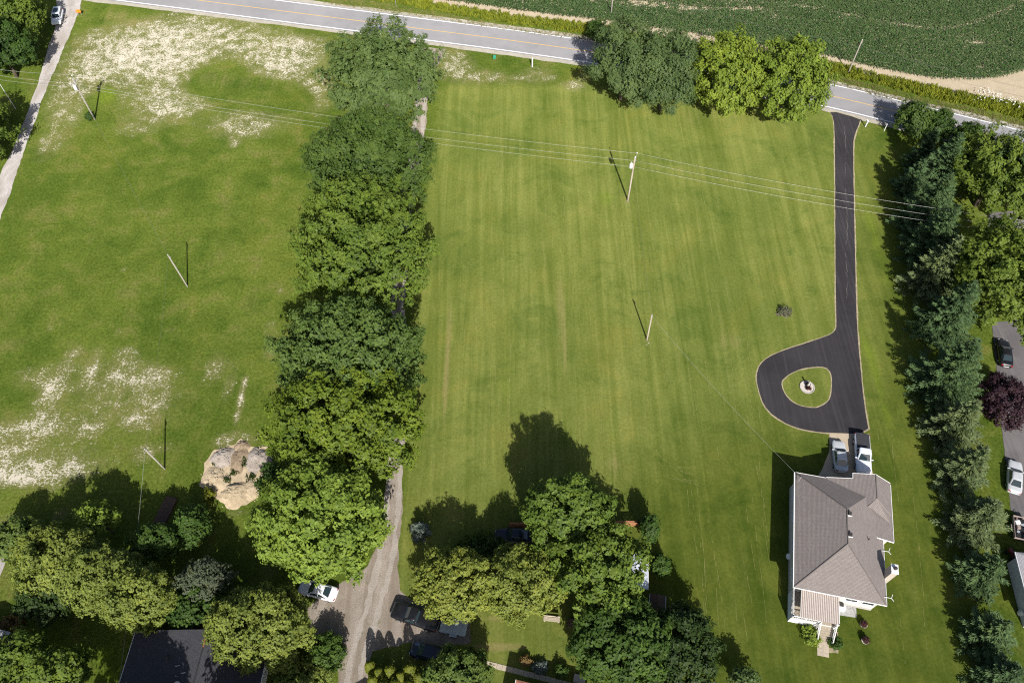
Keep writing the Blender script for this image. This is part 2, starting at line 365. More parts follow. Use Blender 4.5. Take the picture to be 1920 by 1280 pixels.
# the sheet runs on to the horizon in one piece: a wide rim round the fine grid
BIG = 2500.0
rim_in = [idx[0, 0], idx[0, -1], idx[-1, -1], idx[-1, 0]]
ring = list(idx[0, :]) + list(idx[1:, -1]) + list(idx[-1, -2::-1]) + list(idx[-2:0:-1, 0])
rp = V[ring].copy(); c0 = np.array([0, 92.5, 0]); d0 = rp - c0
outer = c0 + d0 * (BIG / np.maximum(np.abs(d0[:, 0]) / 150 * 150, 1).max()) * 1.0
outer = c0 + d0 * 16.0
n0 = len(V); V = np.vstack([V, outer]); nr = len(ring)
Fr = np.array([[ring[i], n0 + i, n0 + (i + 1) % nr, ring[(i + 1) % nr]] for i in range(nr)])
ground_me = np_mesh('ground', V, np.vstack([Fq, Fr]))
for nm, a in (('sand', sandv), ('dry', dryv), ('lush', lushv), ('lawn', lawnv), ('rightlawn_dim', right_dimv)):
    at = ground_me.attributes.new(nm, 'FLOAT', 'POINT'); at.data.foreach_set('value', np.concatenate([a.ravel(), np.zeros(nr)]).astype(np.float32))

def ground_material():
    b = NB('grass ground'); p = b.pos()
    big = b.noise(p, .045, 4, .55); mid = b.noise(p, .22, 5, .6, .4); grain = b.noise(p, 2.6, 6, .72); fine = b.noise(p, 9.0, 3, .7)
    streak = b.noise(b.pos((.95, .035, 1)), 1.0, 6, .70, .6)
    wide = b.noise(b.pos((.22, .012, 1)), 1.0, 3, .55)
    thin = b.noise(b.pos((3.0, .07, 1)), 1.0, 4, .65, .5)
    sand = b.attr('sand'); dry = b.attr('dry'); lush = b.attr('lush'); lawn = b.attr('lawn'); rl = b.attr('rightlawn_dim')
    # rough field
    f1 = b.math('ADD', b.math('MULTIPLY', mid, .55), b.math('MULTIPLY', big, .55))
    field = b.mix(b.ramp(f1, .40, .70), (.070, .108, .015), (.120, .158, .026))
    field = b.mix(b.math('MULTIPLY', b.ramp(mid, .50, .70), .5), field, (.148, .140, .046))
    # mown lawn, combed along the mowing direction
    f2 = b.math('ADD', b.math('MULTIPLY', streak, .6), b.math('ADD', b.math('MULTIPLY', wide, .35), b.math('MULTIPLY', mid, .3)))
    lawnc = b.mix(b.ramp(f2, .44, .84), (.116, .148, .027), (.208, .230, .058))
    lawnc = b.mix(b.math('MULTIPLY', b.ramp(thin, .61, .78), .42), lawnc, (.27, .25, .105))
    lawnc = b.mix(b.math('MULTIPLY', b.ramp(big, .46, .66), .5), lawnc, (.092, .134, .024))
    right_dimc = b.mix(b.ramp(b.math('ADD', b.math('MULTIPLY', mid, .6), b.math('MULTIPLY', streak, .4)), .38, .66), (.068, .098, .014), (.116, .140, .024))  # lusher green of the right lawn, also darkened for painted light falloff
    c = b.mix(lawn, field, lawnc)
    c = b.mix(rl, c, right_dimc)
    clover = b.noise(p, .12, 5, .7, .8)
    c = b.mix(b.math('MULTIPLY', b.ramp(clover, .50, .66), .62), c, b.mix(1.0, c, (.58, .72, .60), 'MULTIPLY'))
    c = b.mix(b.math('MULTIPLY', b.ramp(clover, .47, .34), .5), c, b.mix(1.0, c, (1.22, 1.06, 1.05), 'MULTIPLY'))
    band = b.noise(b.pos((.42, .02, 1)), 1.0, 4, .6, .9)
    c = b.mix(b.math('MULTIPLY', b.math('MULTIPLY', b.ramp(band, .48, .64), lawn), .5), c, b.mix(1.0, c, (.70, .78, .66), 'MULTIPLY'))
    dm = b.ramp(b.math('ADD', dry, b.math('MULTIPLY', b.math('SUBTRACT', streak, .5), 1.1)), .22, .85)
    c = b.mix(b.math('MULTIPLY', dm, .65), c, (.255, .220, .090))
    lm = b.ramp(b.math('ADD', lush, b.math('MULTIPLY', b.math('SUBTRACT', mid, .5), .9)), .2, .8)
    c = b.mix(b.math('MULTIPLY', lm, .6), c, (.150, .225, .016))
    # small shadows between blades, painted in as light and dark grain
    g = b.ramp(b.math('ADD', b.math('MULTIPLY', grain, .6), b.math('MULTIPLY', fine, .4)), .43, .57, False)
    rough_amt = b.math('SUBTRACT', .85, b.math('MULTIPLY', lawn, .45))
    c = b.mix(rough_amt, c, b.mix(g, b.mix(1.0, c, (.62, .64, .52), 'MULTIPLY'), b.mix(1.0, c, (1.34, 1.30, 1.45), 'MULTIPLY')))
    # bare sandy soil shows where the turf is thin
    sn = b.noise(p, .55, 6, .66, .5); sn2 = b.noise(b.pos((3.2, 4.4, 1)), 1.0, 4, .74, .4); sn3 = b.noise(p, 8.0, 3, .7)
    s = b.math('ADD', sand, b.math('ADD', b.math('MULTIPLY', b.math('SUBTRACT', sn, .5), 1.3), b.math('ADD', b.math('MULTIPLY', b.math('SUBTRACT', sn2, .5), 1.9), b.math('MULTIPLY', b.math('SUBTRACT', sn3, .5), .7))))
    sm = b.math('MULTIPLY', b.ramp(s, .46, .76), b.ramp(sand, .07, .2))
    sandc = b.mix(b.ramp(sn3, .3, .7), (.43, .39, .31), (.66, .61, .52))
    thinm = b.math('MULTIPLY', b.ramp(s, -.15, .5), b.math('MULTIPLY', b.ramp(sand, .07, .38), .55))
    c = b.mix(thinm, c, (.190, .176, .072))
    c = b.mix(sm, c, sandc)
    h = b.math('ADD', b.math('MULTIPLY', grain, .7), b.math('MULTIPLY', fine, .5))
    b.bump(h, .55, .10)
    return b.done(c, .95, 0, .02)
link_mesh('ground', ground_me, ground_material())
tag(bpy.data.objects['ground'], kind='structure')

# ------------------------------------------------------------------ road
def asphalt(name, c0, c1, scale=.6, aggregate=.12, streaks=0.0, crack=None):
    b = NB(name); p = b.pos()
    n = b.noise(p, scale, 5, .65); n2 = b.noise(p, 18, 3, .7); n3 = b.noise(p, .09, 3, .5)
    f = b.math('ADD', b.math('MULTIPLY', n, .6), b.math('MULTIPLY', n3, .5))
    c = b.mix(b.ramp(f, .36, .72), c0, c1)
    if streaks:
        st = b.noise(b.pos((2.6, .05, 1)), 1.0, 4, .6, .2)
        c = b.mix(b.math('MULTIPLY', b.ramp(st, .45, .75), streaks), c, tuple(x * 1.9 for x in c1))
        st2 = b.noise(b.pos((.5, 2.2, 1)), 1.0, 4, .65, .5)
        c = b.mix(b.math('MULTIPLY', b.ramp(st2, .55, .8), streaks * .6), c, tuple(x * 1.8 for x in c1))
    c = b.mix(aggregate * 2, c, b.mix(n2, tuple(x * .55 for x in c0), tuple(x * 1.5 for x in c1)))
    b.bump(n2, .25, .02)
    return b.done(c, .88, 0, .2)
M_road = asphalt('road asphalt', (.222, .220, .232), (.285, .280, .290), .35)
def along(name_mat):
    return name_mat
sh = sheet('road_shoulder', ragged(ribbon(road_mid, 4.55, -4.6), 1.2, .22, 3), .006, None)
def gravel(name, c0, c1, green=0.0, sc=1.0, tracks=None):
    b = NB(name); p = b.pos()
    n = b.noise(p, .55 * sc, 5, .65, .3); n2 = b.noise(p, 7, 5, .75); n3 = b.noise(p, 24, 2, .6)
    c = b.mix(b.ramp(n, .33, .68), c0, c1)
    c = b.mix(.55, c, b.mix(b.ramp(n2, .3, .7), tuple(x * .62 for x in c0), tuple(min(1, x * 1.25) for x in c1)))
    if tracks:
        # worn wheel tracks along the lane: paler ruts and a browner crown
        st = b.noise(b.pos(tracks), 1.0, 3, .55, .1)
        c = b.mix(b.math('MULTIPLY', b.ramp(st, .4, .65), .55), c, tuple(x * .72 for x in (c0[0] * 1.02, c0[1] * .95, c0[2] * .82)))
    if green:
        gn = b.noise(p, .8, 5, .7)
        c = b.mix(b.math('MULTIPLY', b.ramp(gn, .56, .7), green), c, (.11, .13, .035))
    b.bump(b.math('ADD', n2, n3), .5, .05)
    return b.done(c, .95, 0, .1)
M_shoulder = gravel('shoulder gravel', (.30, .28, .23), (.44, .41, .35), .5)
sh.data.materials.append(M_shoulder); tag(sh, kind='structure')
tag(sheet('road', ribbon(road_mid, 3.62, -3.66), .014, M_road), kind='structure')
def line_paint(name, col):
    b = NB(name); p = b.pos(); n = b.noise(p, 3.5, 5, .7)
    return b.done(b.mix(b.ramp(n, .58, .75), col, (.36, .35, .34)), .7, 0, .3)
M_white_line = line_paint('white road paint', (.86, .86, .86)); M_yellow_line = line_paint('yellow road paint', (.62, .40, .10))
road_o = bpy.data.objects['road']
sheet('edge_line', ribbon(road_mid, 3.32, 3.14), .020, M_white_line, parent=road_o)
sheet('edge_line', ribbon(road_mid, -3.14, -3.32), .020, M_white_line, parent=road_o)
sheet('centre_line', ribbon(road_mid, .07, -.07), .020, M_yellow_line, parent=road_o)

# ------------------------------------------------------------------ lanes and drives
M_lane = gravel('pale lane gravel', (.36, .335, .32), (.50, .47, .45), .12, 1, (.55, .16, 1))
M_grav = gravel('drive gravel', (.25, .212, .175), (.39, .34, .29), .45, 1, (.75, .03, 1))
tag(sheet('gravel_lane', ragged(lane_left, .8, .16, 5), .024, M_lane), kind='structure')
tag(sheet('gravel_drive', ragged(drive_gravel, .7, .20, 6), .010, M_grav), kind='structure')
M_rut = gravel('pale wheel rut gravel', (.31, .275, .24), (.425, .385, .34), .1)
drive_mid = smooth_poly(densify([(-15.75, 127.00), (-16.26, 122.34), (-16.39, 109.28), (-16.59, 101.27), (-17.05, 93.75), (-17.47, 85.56), (-17.04, 71.76), (-16.14, 58.67), (-15.02, 44.79), (-15.07, 40.34), (-15.12, 35.41), (-15.41, 32.05), (-15.82, 29.46), (-16.47, 25.70), (-17.33, 22.11), (-17.80, 18.68), (-17.14, 11.70)], 4, False), 2, False)
gd = bpy.data.objects['gravel_drive']
for o1, o2 in ((1.05, .40), (-.40, -1.05)):
    sheet('wheel_rut', ragged(ribbon(drive_mid, o1, o2), .4, .22, int(o1 * 10) + 40), .014, M_rut, parent=gd)
M_drive = asphalt('driveway asphalt', (.023, .021, .024), (.043, .040, .044), .22, .12, .5)
M_edge = simple('dry grass edging', (.34, .29, .19), .9, .35, 2.0, bump=.3)
loop = smooth_poly(drive_asphalt, 1)
def offset_poly(poly, d):
    n = len(poly); A = sum(poly[i - 1][0] * poly[i][1] - poly[i][0] * poly[i - 1][1] for i in range(n)); sg = 1 if A > 0 else -1
    out = []
    for i in range(n):
        a, b = poly[i - 1], poly[(i + 1) % n]; L = math.hypot(b[0] - a[0], b[1] - a[1]) or 1
        out.append((poly[i][0] + sg * (b[1] - a[1]) / L * d, poly[i][1] - sg * (b[0] - a[0]) / L * d))
    return out
isl = smooth_poly(island, 2)
tag(sheet('driveway_edging', ragged(offset_poly(loop, .19), .5, .07, 8), .008, M_edge, holes=[ragged(offset_poly(isl, -.18), .5, .06, 9)]), kind='structure')
tag(sheet('driveway', ragged(loop, .5, .03, 11), .035, M_drive, .03, holes=[ragged(isl, .5, .03, 12)]), kind='structure')
M_pad = asphalt('exposed aggregate pad', (.40, .325, .235), (.50, .42, .315), 1.2, .12)
tag(sheet('parking_pad', pad, .030, M_pad, .025), kind='structure')
M_drive_r = asphalt('worn driveway asphalt', (.105, .098, .102), (.165, .155, .155), .3, .10, .3)
dr = tag(sheet('neighbour_driveway', ragged(drive_right, .6, .06, 13), .030, M_drive_r, .025), kind='structure')
tag(sheet('neighbour_drive_end', ragged(right_upper, .6, .10, 14), .028, M_drive_r), kind='structure')
tag(sheet('gravel_patch', ragged([(-64.96, 32.58), (-61.26, 32.98), (-61.48, 29.78), (-63.31, 28.19)], .5, .06, 15), .012, M_lane), kind='structure')

# ------------------------------------------------------------------ corn field, its sandy margin, the roadside weeds
M_soil = gravel('sandy field soil', (.36, .30, .21), (.48, .41, .30), .08)
far = [(300, 150), (300, 330), (-140, 330), (-140, 190)]
tag(sheet('field_soil', ragged(margin_edge, 1.0, .35, 16) [:] if False else (densify(margin_edge, 1.0, False) + far), .012, M_soil), kind='structure')

M_corn = foliage('corn leaf', (.036, .078, .022), (.120, .190, .066), .15, .5)
def corn_field():
    rng = np.random.default_rng(5)
    P = np.array(smooth_poly(densify(corn_edge, 3, False), 2, False))
    pts = []
    for k in range(19):        # headland rows follow the edge of the field
        s = np.concatenate([[0], np.cumsum(np.hypot(*np.diff(P, axis=0).T))])
        q0 = np.linspace(0, s[-1], max(20, int(s[-1] / 1.5))); P = np.stack([np.interp(q0, s, P[:, 0]), np.interp(q0, s, P[:, 1])], 1)
        q = np.arange(0, s[-1], .27) + rng.uniform(-.1, .1)
        pts.append(np.stack([np.interp(q, s, np.interp(s, q0, P[:, 0])), np.interp(q, s, np.interp(s, q0, P[:, 1]))], 1))
        T = np.gradient(P, axis=0); N = np.stack([-T[:, 1], T[:, 0]], 1) / np.hypot(T[:, 0], T[:, 1])[:, None]
        P = P + N * .76
        P[1:-1] = (P[:-2] + 2 * P[1:-1] + P[2:]) / 4
    inner = [tuple(p) for p in P] + [(150.0, 215.0), (-90.0, 215.0)]
    m = -.24; c_ = math.cos(math.atan(m)); rows = np.arange(80, 240, .76 / c_); xs = np.arange(-60, 135, .27)
    X, Y0 = np.meshgrid(xs, rows); Y = Y0 + m * X; k = inside(inner, X, Y) & (Y < 170)
    pts.append(np.stack([X[k], Y[k]], 1))
    P = np.vstack(pts)
    P = P + rng.normal(0, .07, P.shape)
    bare = [(26.79, 145.25, 4.07, 1.26, 0.90), (35.14, 143.45, 3.83, 1.07, 0.70), (46.85, 143.45, 4.26, 0.53, 0.90), (45.06, 145.61, 3.22, 0.54, 0.70), (89.27, 132.49, 2.46, 0.49, 1.00), (86.62, 134.48, 3.09, 0.33, 0.50), (51.66, 140.63, 2.11, 0.52, 0.40), (17.23, 146.70, 3.23, 0.91, 0.50), (65.76, 140.98, 1.27, 0.53, 0.50), (86.12, 137.18, 1.25, 0.34, 0.50), (87.51, 125.27, 1.00, 0.62, 0.70), (38.34, 135.82, 1.45, 0.51, 0.60), (4.29, 145.61, 2.57, 0.36, 0.40)]
    B = blob_field(P[:, 0], P[:, 1], bare)
    ok = rng.uniform(0, 1, len(P)) > B * 1.1
    ok &= (P[:, 0] > -62) & (P[:, 0] < 135) & (P[:, 1] < 170)
    P = P[ok]; n = len(P)
    h = rng.uniform(.8, 1.2, n) * (1 - .45 * np.clip(B[ok], 0, 1))
    Vs, Fs, Ts = [], [], []
    az0 = rng.uniform(0, 6.28, n)
    for j in range(5):
        az = az0 + j * 2.4 + rng.uniform(-.5, .5, n); ln = rng.uniform(.46, .82, n) * (.8 + .3 * h); zz = h * (.35 + .13 * j); w = rng.uniform(.075, .125, n)
        dx, dy = np.cos(az), np.sin(az)
        c = np.stack([P[:, 0], P[:, 1], zz], 1)
        a1 = c + np.stack([dx * ln * .55 - dy * w, dy * ln * .55 + dx * w, ln * .40], 1)
        a2 = c + np.stack([dx * ln * .55 + dy * w, dy * ln * .55 - dx * w, ln * .40], 1)
        tip = c + np.stack([dx * ln, dy * ln, ln * .10], 1)
        o = sum(len(v) for v in Vs)
        Vs.append(np.stack([c, a1, tip, a2], 1).reshape(-1, 3)); i = np.arange(n) * 4 + o
        Fs.append(np.stack([i, i + 1, i + 2, i + 3], 1)); Ts.append(np.repeat(rng.uniform(.1, 1, n), 4))
    me = np_mesh('corn_plants', np.vstack(Vs), np.vstack(Fs), np.concatenate(Ts))
    o = link_mesh('corn_plants', me, M_corn)
    tag(o, 'green rows of young corn curving round the sandy field corner', 'corn', kind='stuff')
corn_field()

M_weed = foliage('roadside weeds', (.105, .145, .016), (.36, .40, .045), .3)
M_straw = foliage('dry verge grass', (.15, .155, .05), (.33, .31, .14), .25)
M_dark_weed = foliage('dark weeds', (.025, .050, .012), (.09, .135, .03), .2)
def blades(name, P, hmin, hmax, per, width, spread, mat, seed, label, cat, lean=.35):
    rng = np.random.default_rng(seed); n = len(P)
    Q = np.repeat(P, per, 0); m = len(Q)
    h = np.repeat(rng.uniform(hmin, hmax, n), per) * rng.uniform(.6, 1.1, m)
    az = rng.uniform(0, 6.28, m); ln = rng.uniform(.1, 1, m) * lean * h
    off = rng.normal(0, spread, (m, 2))
    b0 = np.stack([Q[:, 0] + off[:, 0], Q[:, 1] + off[:, 1], np.zeros(m)], 1)
    w = width * rng.uniform(.6, 1.3, m); px, py = -np.sin(az) * w, np.cos(az) * w
    mid = b0 + np.stack([np.cos(az) * ln * .5, np.sin(az) * ln * .5, h * .62], 1)
    tip = b0 + np.stack([np.cos(az) * ln * 1.3, np.sin(az) * ln * 1.3, h], 1)
    sd = np.stack([px, py, np.zeros(m)], 1)
    V = np.stack([b0, mid - sd, tip, mid + sd], 1).reshape(-1, 3); i = np.arange(m) * 4
    t = np.clip(np.repeat(rng.uniform(0, 1, n), per) * .6 + rng.uniform(0, .4, m), 0, 1)
    o = link_mesh(name, np_mesh(name, V, np.stack([i, i + 1, i + 2, i + 3], 1), np.repeat(t, 4)), mat)
    return tag(o, label, cat, kind='stuff')
def scatter(poly, dens, seed):
    rng = np.random.default_rng(seed); A = np.array(poly); lo, hi = A.min(0), A.max(0)
    n = int((hi[0] - lo[0]) * (hi[1] - lo[1]) * dens)
    X = rng.uniform(lo[0], hi[0], n); Y = rng.uniform(lo[1], hi[1], n)
    k = inside(poly, X, Y); return np.stack([X[k], Y[k]], 1)
weed_l = [(-35.00, 151.14), (-23.94, 149.64), (-13.95, 145.61), (4.22, 141.16), (19.86, 138.21), (21.55, 133.15), (17.57, 135.15), (12.47, 136.50), (0.00, 139.07), (-11.67, 142.39), (-23.63, 145.97), (-32.47, 148.16)]
weed_r = [(58.39, 127.95), (67.42, 123.88), (75.46, 120.82), (84.29, 117.84), (92.07, 115.21), (99.68, 112.63), (98.04, 108.45), (90.63, 111.22), (83.25, 114.63), (75.36, 117.10), (66.72, 121.12), (57.64, 124.50)]
P1 = scatter(weed_l, 7, 3); P2 = scatter(weed_r, 8, 4)
blades('roadside_weeds', np.vstack([P1, P2]), .35, 1.0, 9, .085, .16, M_weed, 1, 'tall yellow-green weeds between the road and the corn', 'weeds')
P3 = scatter([(-32.43, 147.80), (-23.60, 145.61), (-11.65, 142.04), (0.00, 138.72), (12.45, 136.16), (19.59, 134.48), (19.47, 132.82), (0.00, 137.18), (-23.37, 142.74), (-38.72, 146.33)], 9, 5); P4 = scatter([(57.57, 124.19), (66.64, 120.82), (75.27, 116.81), (83.15, 114.34), (90.53, 110.94), (97.83, 107.91), (96.87, 105.48), (89.74, 108.73), (82.32, 111.79), (74.64, 114.63), (65.88, 117.84), (58.55, 121.43)], 9, 6)
blades('verge_grass', np.vstack([P3, P4]), .08, .26, 8, .05, .14, M_straw, 2, 'short dry verge grass along the far side of the road', 'grass')
rngw = np.random.default_rng(11)
pw = np.array([(87.05, 117.40), (88.86, 115.64), (85.74, 117.84), (90.53, 114.92), (84.44, 116.81), (87.57, 116.08)])
pw = np.repeat(pw, 14, 0) + rngw.normal(0, .75, (84, 2))
M_flower = simple('white blossoms', (.8, .8, .74), .8, .1)
fl = []
rr = random.Random(3)
fb = MB()
for x, y in pw:
    a = rr.uniform(.06, .14); fb.lathe([(a * .4, 0), (a, .03), (a * .6, .06)], (x, y, rr.uniform(.6, 1.0)), 6)
tag(fb.build('white_wildflowers', M_flower), 'white wildflowers among the weeds at the field corner', 'flowers', kind='stuff')

# thin rows of dry clippings left by the mower
def clippings():
    rng = random.Random(21); vs, fs = [], []
    def row(x, y, L, ang, curve):
        s = 0; px, py = x, y
        while s < L:
            seg = rng.uniform(.25, 1.1); a = ang + curve * s; w = rng.uniform(.010, .024)
            if rng.random() < .62:
                dx, dy = math.sin(a) * seg, math.cos(a) * seg; nx, ny = math.cos(a) * w, -math.sin(a) * w; o = len(vs)
                vs.extend([(px - nx, py - ny, .012), (px + nx, py + ny, .012), (px + dx + nx * .5, py + dy + ny * .5, .012), (px + dx - nx * .5, py + dy - ny * .5, .012)]); fs.append((o, o + 1, o + 2, o + 3))
            px += math.sin(a) * seg; py += math.cos(a) * seg; s += seg
    for k in range(46): row(rng.uniform(14, 34), rng.uniform(45, 88), rng.uniform(4, 20), rng.uniform(-.03, .05), rng.uniform(-.002, .002))
    for k in range(20): row(rng.uniform(22, 32), rng.uniform(19, 42), rng.uniform(3, 12), rng.uniform(-.05, .12), rng.uniform(-.01, .01))
    for k in range(30): row(rng.uniform(-8, 14), rng.uniform(45, 100), rng.uniform(5, 25), rng.uniform(-.02, .02), 0)
    for k in range(14): row(rng.uniform(44, 50), rng.uniform(20, 60), rng.uniform(3, 10), rng.uniform(.15, .22), 0)
    for k in range(8): row(rng.uniform(17, 22), rng.uniform(44, 50), rng.uniform(4, 7), 2.6 + rng.uniform(-.2, .2), -.18)
    me = bpy.data.meshes.new('grass_clippings'); me.from_pydata(vs, [], fs)
    o = link_mesh('grass_clippings', me, simple('dry straw clippings', (.25, .24, .085), .95, .25, 2.0))
    tag(o, 'thin pale rows of dry clippings on the mown lawns', 'clippings', kind='stuff')
clippings()

# the long pale crack down the middle of the black driveway
ck = smooth_poly([(58.49, 109.83), (57.38, 103.88), (55.69, 97.45), (54.75, 92.31), (53.34, 85.56), (51.79, 80.05), (50.96, 75.82), (49.93, 71.76)], 1, False)
rk = random.Random(12); seg = densify(ck, .8, False); cb = MB()
for i in range(len(seg) - 1):
    if rk.random() < .72:
        (x0, y0), (x1, y1) = seg[i], seg[i + 1]; x0 += rk.uniform(-.12, .12); x1 += rk.uniform(-.12, .12); w_ = rk.uniform(.012, .03)
        cb.add([(x0 - w_, y0, .040), (x0 + w_, y0, .040), (x1 + w_, y1, .040), (x1 - w_, y1, .040)], [(0, 1, 2, 3)])
cb.build('crack', simple('dusty crack fill', (.17, .155, .14), .95, .2), bpy.data.objects['driveway'])

# ------------------------------------------------------------------ trees
M_bark = simple('grey brown bark', (.10, .078, .058), .9, .4, 4.0, bump=.6)
FOL = {
    'maple_green': foliage('maple leaves fresh green', (0.044, 0.086, 0.012), (0.2024, 0.286, 0.044), .22),
    'maple_dark': foliage('maple leaves deep green', (.032, .068, .012), (0.1546, 0.2263, 0.046), .22),
    'maple_blue': foliage('maple leaves blue green', (0.032, 0.068, 0.014), (0.18, 0.262, 0.06), .22),
    'maple_yellow': foliage('maple leaves yellow green', (0.042, 0.082, 0.009), (0.215, 0.29, 0.034), .22),
    'maple_lime': foliage('maple leaves bright lime', (0.056, 0.106, 0.012), (0.33, 0.44, 0.07), .22),
    'ash_grey': foliage('ash leaves grey green', (0.05, 0.094, 0.024), (0.1596, 0.231, 0.0756), .22),
    'willow': foliage('willow leaves', (0.046, 0.088, 0.028), (0.15, 0.22, 0.08), .22),
    'road_lime': foliage('roadside maple leaves', (0.056, 0.104, 0.01), (0.345, 0.44, 0.062), .22),
    'olive': foliage('olive green leaves', (.062, .098, .016), (0.3465, 0.4015, 0.0825), .22),
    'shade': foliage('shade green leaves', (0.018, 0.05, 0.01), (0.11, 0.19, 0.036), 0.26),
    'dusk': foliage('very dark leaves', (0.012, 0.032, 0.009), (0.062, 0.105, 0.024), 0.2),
    'grey': foliage('silver grey leaves', (0.05, 0.07, 0.036), (0.185, 0.21, 0.125), 0.24),
    'purple': foliage('purple plum leaves', (0.014, 0.007, 0.012), (0.085, 0.042, 0.056), 0.16),
    'cedar': foliage('golden cedar sprays', (0.055, 0.085, 0.008), (0.26, 0.285, 0.03), 0.24),
    'spruce': foliage('blue green spruce needles', (.012, .034, .010), (.145, .230, .092), 0.08, .7),
    'spruce_grey': foliage('grey green spruce needles', (.018, .038, .011), (.235, .300, .128), 0.08, .7),
    'blue_spruce': foliage('pale blue spruce needles', (.03, .055, .05), (.19, .24, .21), .08, .7),
    'hedge': foliage('hedge leaves', (0.022, 0.058, 0.012), (0.125, 0.21, 0.036), 0.26),
    'orange': foliage('orange daylily leaves', (.09, .06, .02), (.34, .22, .08), .2),
    'redleaf': foliage('dark red garden leaves', (.03, .012, .012), (.11, .04, .034), .2),
}
def unit(a): return a / np.maximum(np.linalg.norm(a, axis=-1, keepdims=True), 1e-6)
def leaf_quads(P, N, size, rng, aspect=.62, axis=None):
    """one pointed quad per leaf spray"""
    n = len(P)
    if axis is None: axis = rng.normal(0, 1, (n, 3))
    b = unit(np.cross(N, axis)); t = np.cross(b, N)
    s = size[:, None]
    base = P - t * s * .5; tip = P + t * s * .5; mid = P + N * s * .10
    V = np.stack([base, mid + b * s * aspect * .5, tip, mid - b * s * aspect * .5], 1).reshape(-1, 3)
    i = np.arange(n) * 4
    return V, np.stack([i, i + 1, i + 2, i + 3], 1)
def crown(rx, ry, rz, zc, seed, lobes=70, clusters=34, leaves=7, leaf=.42, lobe_k=1.0, flat=-.5, up=.45, spread=None, top_pointed=0.0, rough=.08, cover=True, plume=.35):
    """foliage clumped on the ends of limbs: each clump is a plume of twigs, each twig a spray of leaves paler towards its tip"""
    rng = np.random.default_rng(seed)
    nl = int(lobes * 1.5)
    i = np.arange(nl) + .5; ph = np.arccos(1 - 2 * i / nl); th = math.pi * (1 + 5 ** .5) * i + rng.uniform(0, 6)
    D = np.stack([np.cos(th) * np.sin(ph), np.sin(th) * np.sin(ph), np.cos(ph)], 1)
    D = unit(D + rng.normal(0, .14, D.shape)); D = D[D[:, 2] > flat]
    reach = rng.uniform(.70, .95, len(D)) + rng.normal(0, rough * .5, len(D))      # uneven reach, uneven outline
    Rv = np.array([rx, ry, rz])
    C = D * Rv * reach[:, None]
    if top_pointed:
        f = np.clip(C[:, 2] / rz, 0, 1); C[:, :2] *= (1 - top_pointed * f)[:, None]
    inner = D[rng.uniform(0, 1, len(D)) < .22] * Rv * rng.uniform(.4, .65, (1, 1))
    C = np.vstack([C, inner])
    gm = (rx * ry * rz) ** (1 / 3)
    lr = gm * 1.9 / math.sqrt(lobes) * lobe_k * rng.uniform(.65, 1.3, len(C))
    ou = unit(unit(C / Rv) * .8 + np.array([0, 0, .6]))
    m = int(clusters * .92); leaf = leaf * .86; L = len(C)
    d = unit(rng.normal(0, 1, (L, m, 3)) + ou[:, None, :] * .85 + np.array([0, 0, up * .5]))
    rad = lr[:, None, None] * rng.uniform(.55, 1.05, (L, m, 1))
    K = C[:, None, :] + d * rad * np.array([1, 1, .78])
    K = K + ou[:, None, :] * (np.sum(d * ou[:, None, :], 2, keepdims=True) * rad * plume)
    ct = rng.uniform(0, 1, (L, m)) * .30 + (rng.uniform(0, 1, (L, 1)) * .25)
    K = K.reshape(-1, 3); dd = d.reshape(-1, 3); ct = ct.reshape(-1)
    tw = unit(dd * .7 + np.array([0, 0, .45]) + rng.normal(0, .25, dd.shape))
    n = len(K) * leaves
    s = rng.uniform(-1, 1, n); ln = leaf * 1.25
    TW = np.repeat(tw, leaves, 0)
    P = np.repeat(K, leaves, 0) + TW * (s * ln * .6)[:, None] + rng.normal(0, leaf * .34 if spread is None else spread * .6, (n, 3))
    ax = unit(TW + rng.normal(0, .6, P.shape))
    N = unit(np.repeat(dd, leaves, 0) * .95 + np.repeat(np.repeat(unit(C / Rv), m, 0), leaves, 0) * .35 + np.array([0, 0, .28]) + rng.normal(0, .36, P.shape))
    size = leaf * rng.uniform(.65, 1.35, n)
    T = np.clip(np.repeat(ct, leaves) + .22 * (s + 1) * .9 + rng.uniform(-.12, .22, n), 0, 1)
    if cover:   # inner foliage that closes the view; shade painted in as a dark tint
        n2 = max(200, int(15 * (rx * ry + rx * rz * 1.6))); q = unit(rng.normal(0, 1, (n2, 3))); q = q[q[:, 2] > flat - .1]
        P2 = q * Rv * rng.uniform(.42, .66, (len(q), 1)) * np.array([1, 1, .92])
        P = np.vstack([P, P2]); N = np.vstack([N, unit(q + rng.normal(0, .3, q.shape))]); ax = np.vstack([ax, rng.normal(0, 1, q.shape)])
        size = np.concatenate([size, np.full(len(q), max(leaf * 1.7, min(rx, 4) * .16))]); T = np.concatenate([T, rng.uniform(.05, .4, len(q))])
    P = P + np.array([0, 0, zc]); keep = P[:, 2] > .12
    P, N, size, T, ax = P[keep], N[keep], size[keep], T[keep], ax[keep]
    V, F = leaf_quads(P, N, size, rng, .66, ax)
    return V, F, np.repeat(T, 4)
def limbs(b, h, r, seed, spread, n=6, zc=None):
    rr = random.Random(seed)
    top = (rr.uniform(-.3, .3), rr.uniform(-.3, .3), h)
    b.tube([(0, 0, -.1), (0, 0, h * .15), (top[0] * .4, top[1] * .4, h * .5), top], [r * 1.35, r, r * .75, r * .18], 8)
    for k in range(n):
        a = 6.283 * k / n + rr.uniform(-.4, .4); z0 = h * rr.uniform(.2, .5); l = spread * rr.uniform(.55, .8)
        b.tube([(0, 0, z0), (math.cos(a) * l * .45, math.sin(a) * l * .45, z0 + h * .14), (math.cos(a) * l, math.sin(a) * l, z0 + h * rr.uniform(.22, .34))], [r * .45, r * .3, r * .08], 5)
    return b
tree_seed = [100]
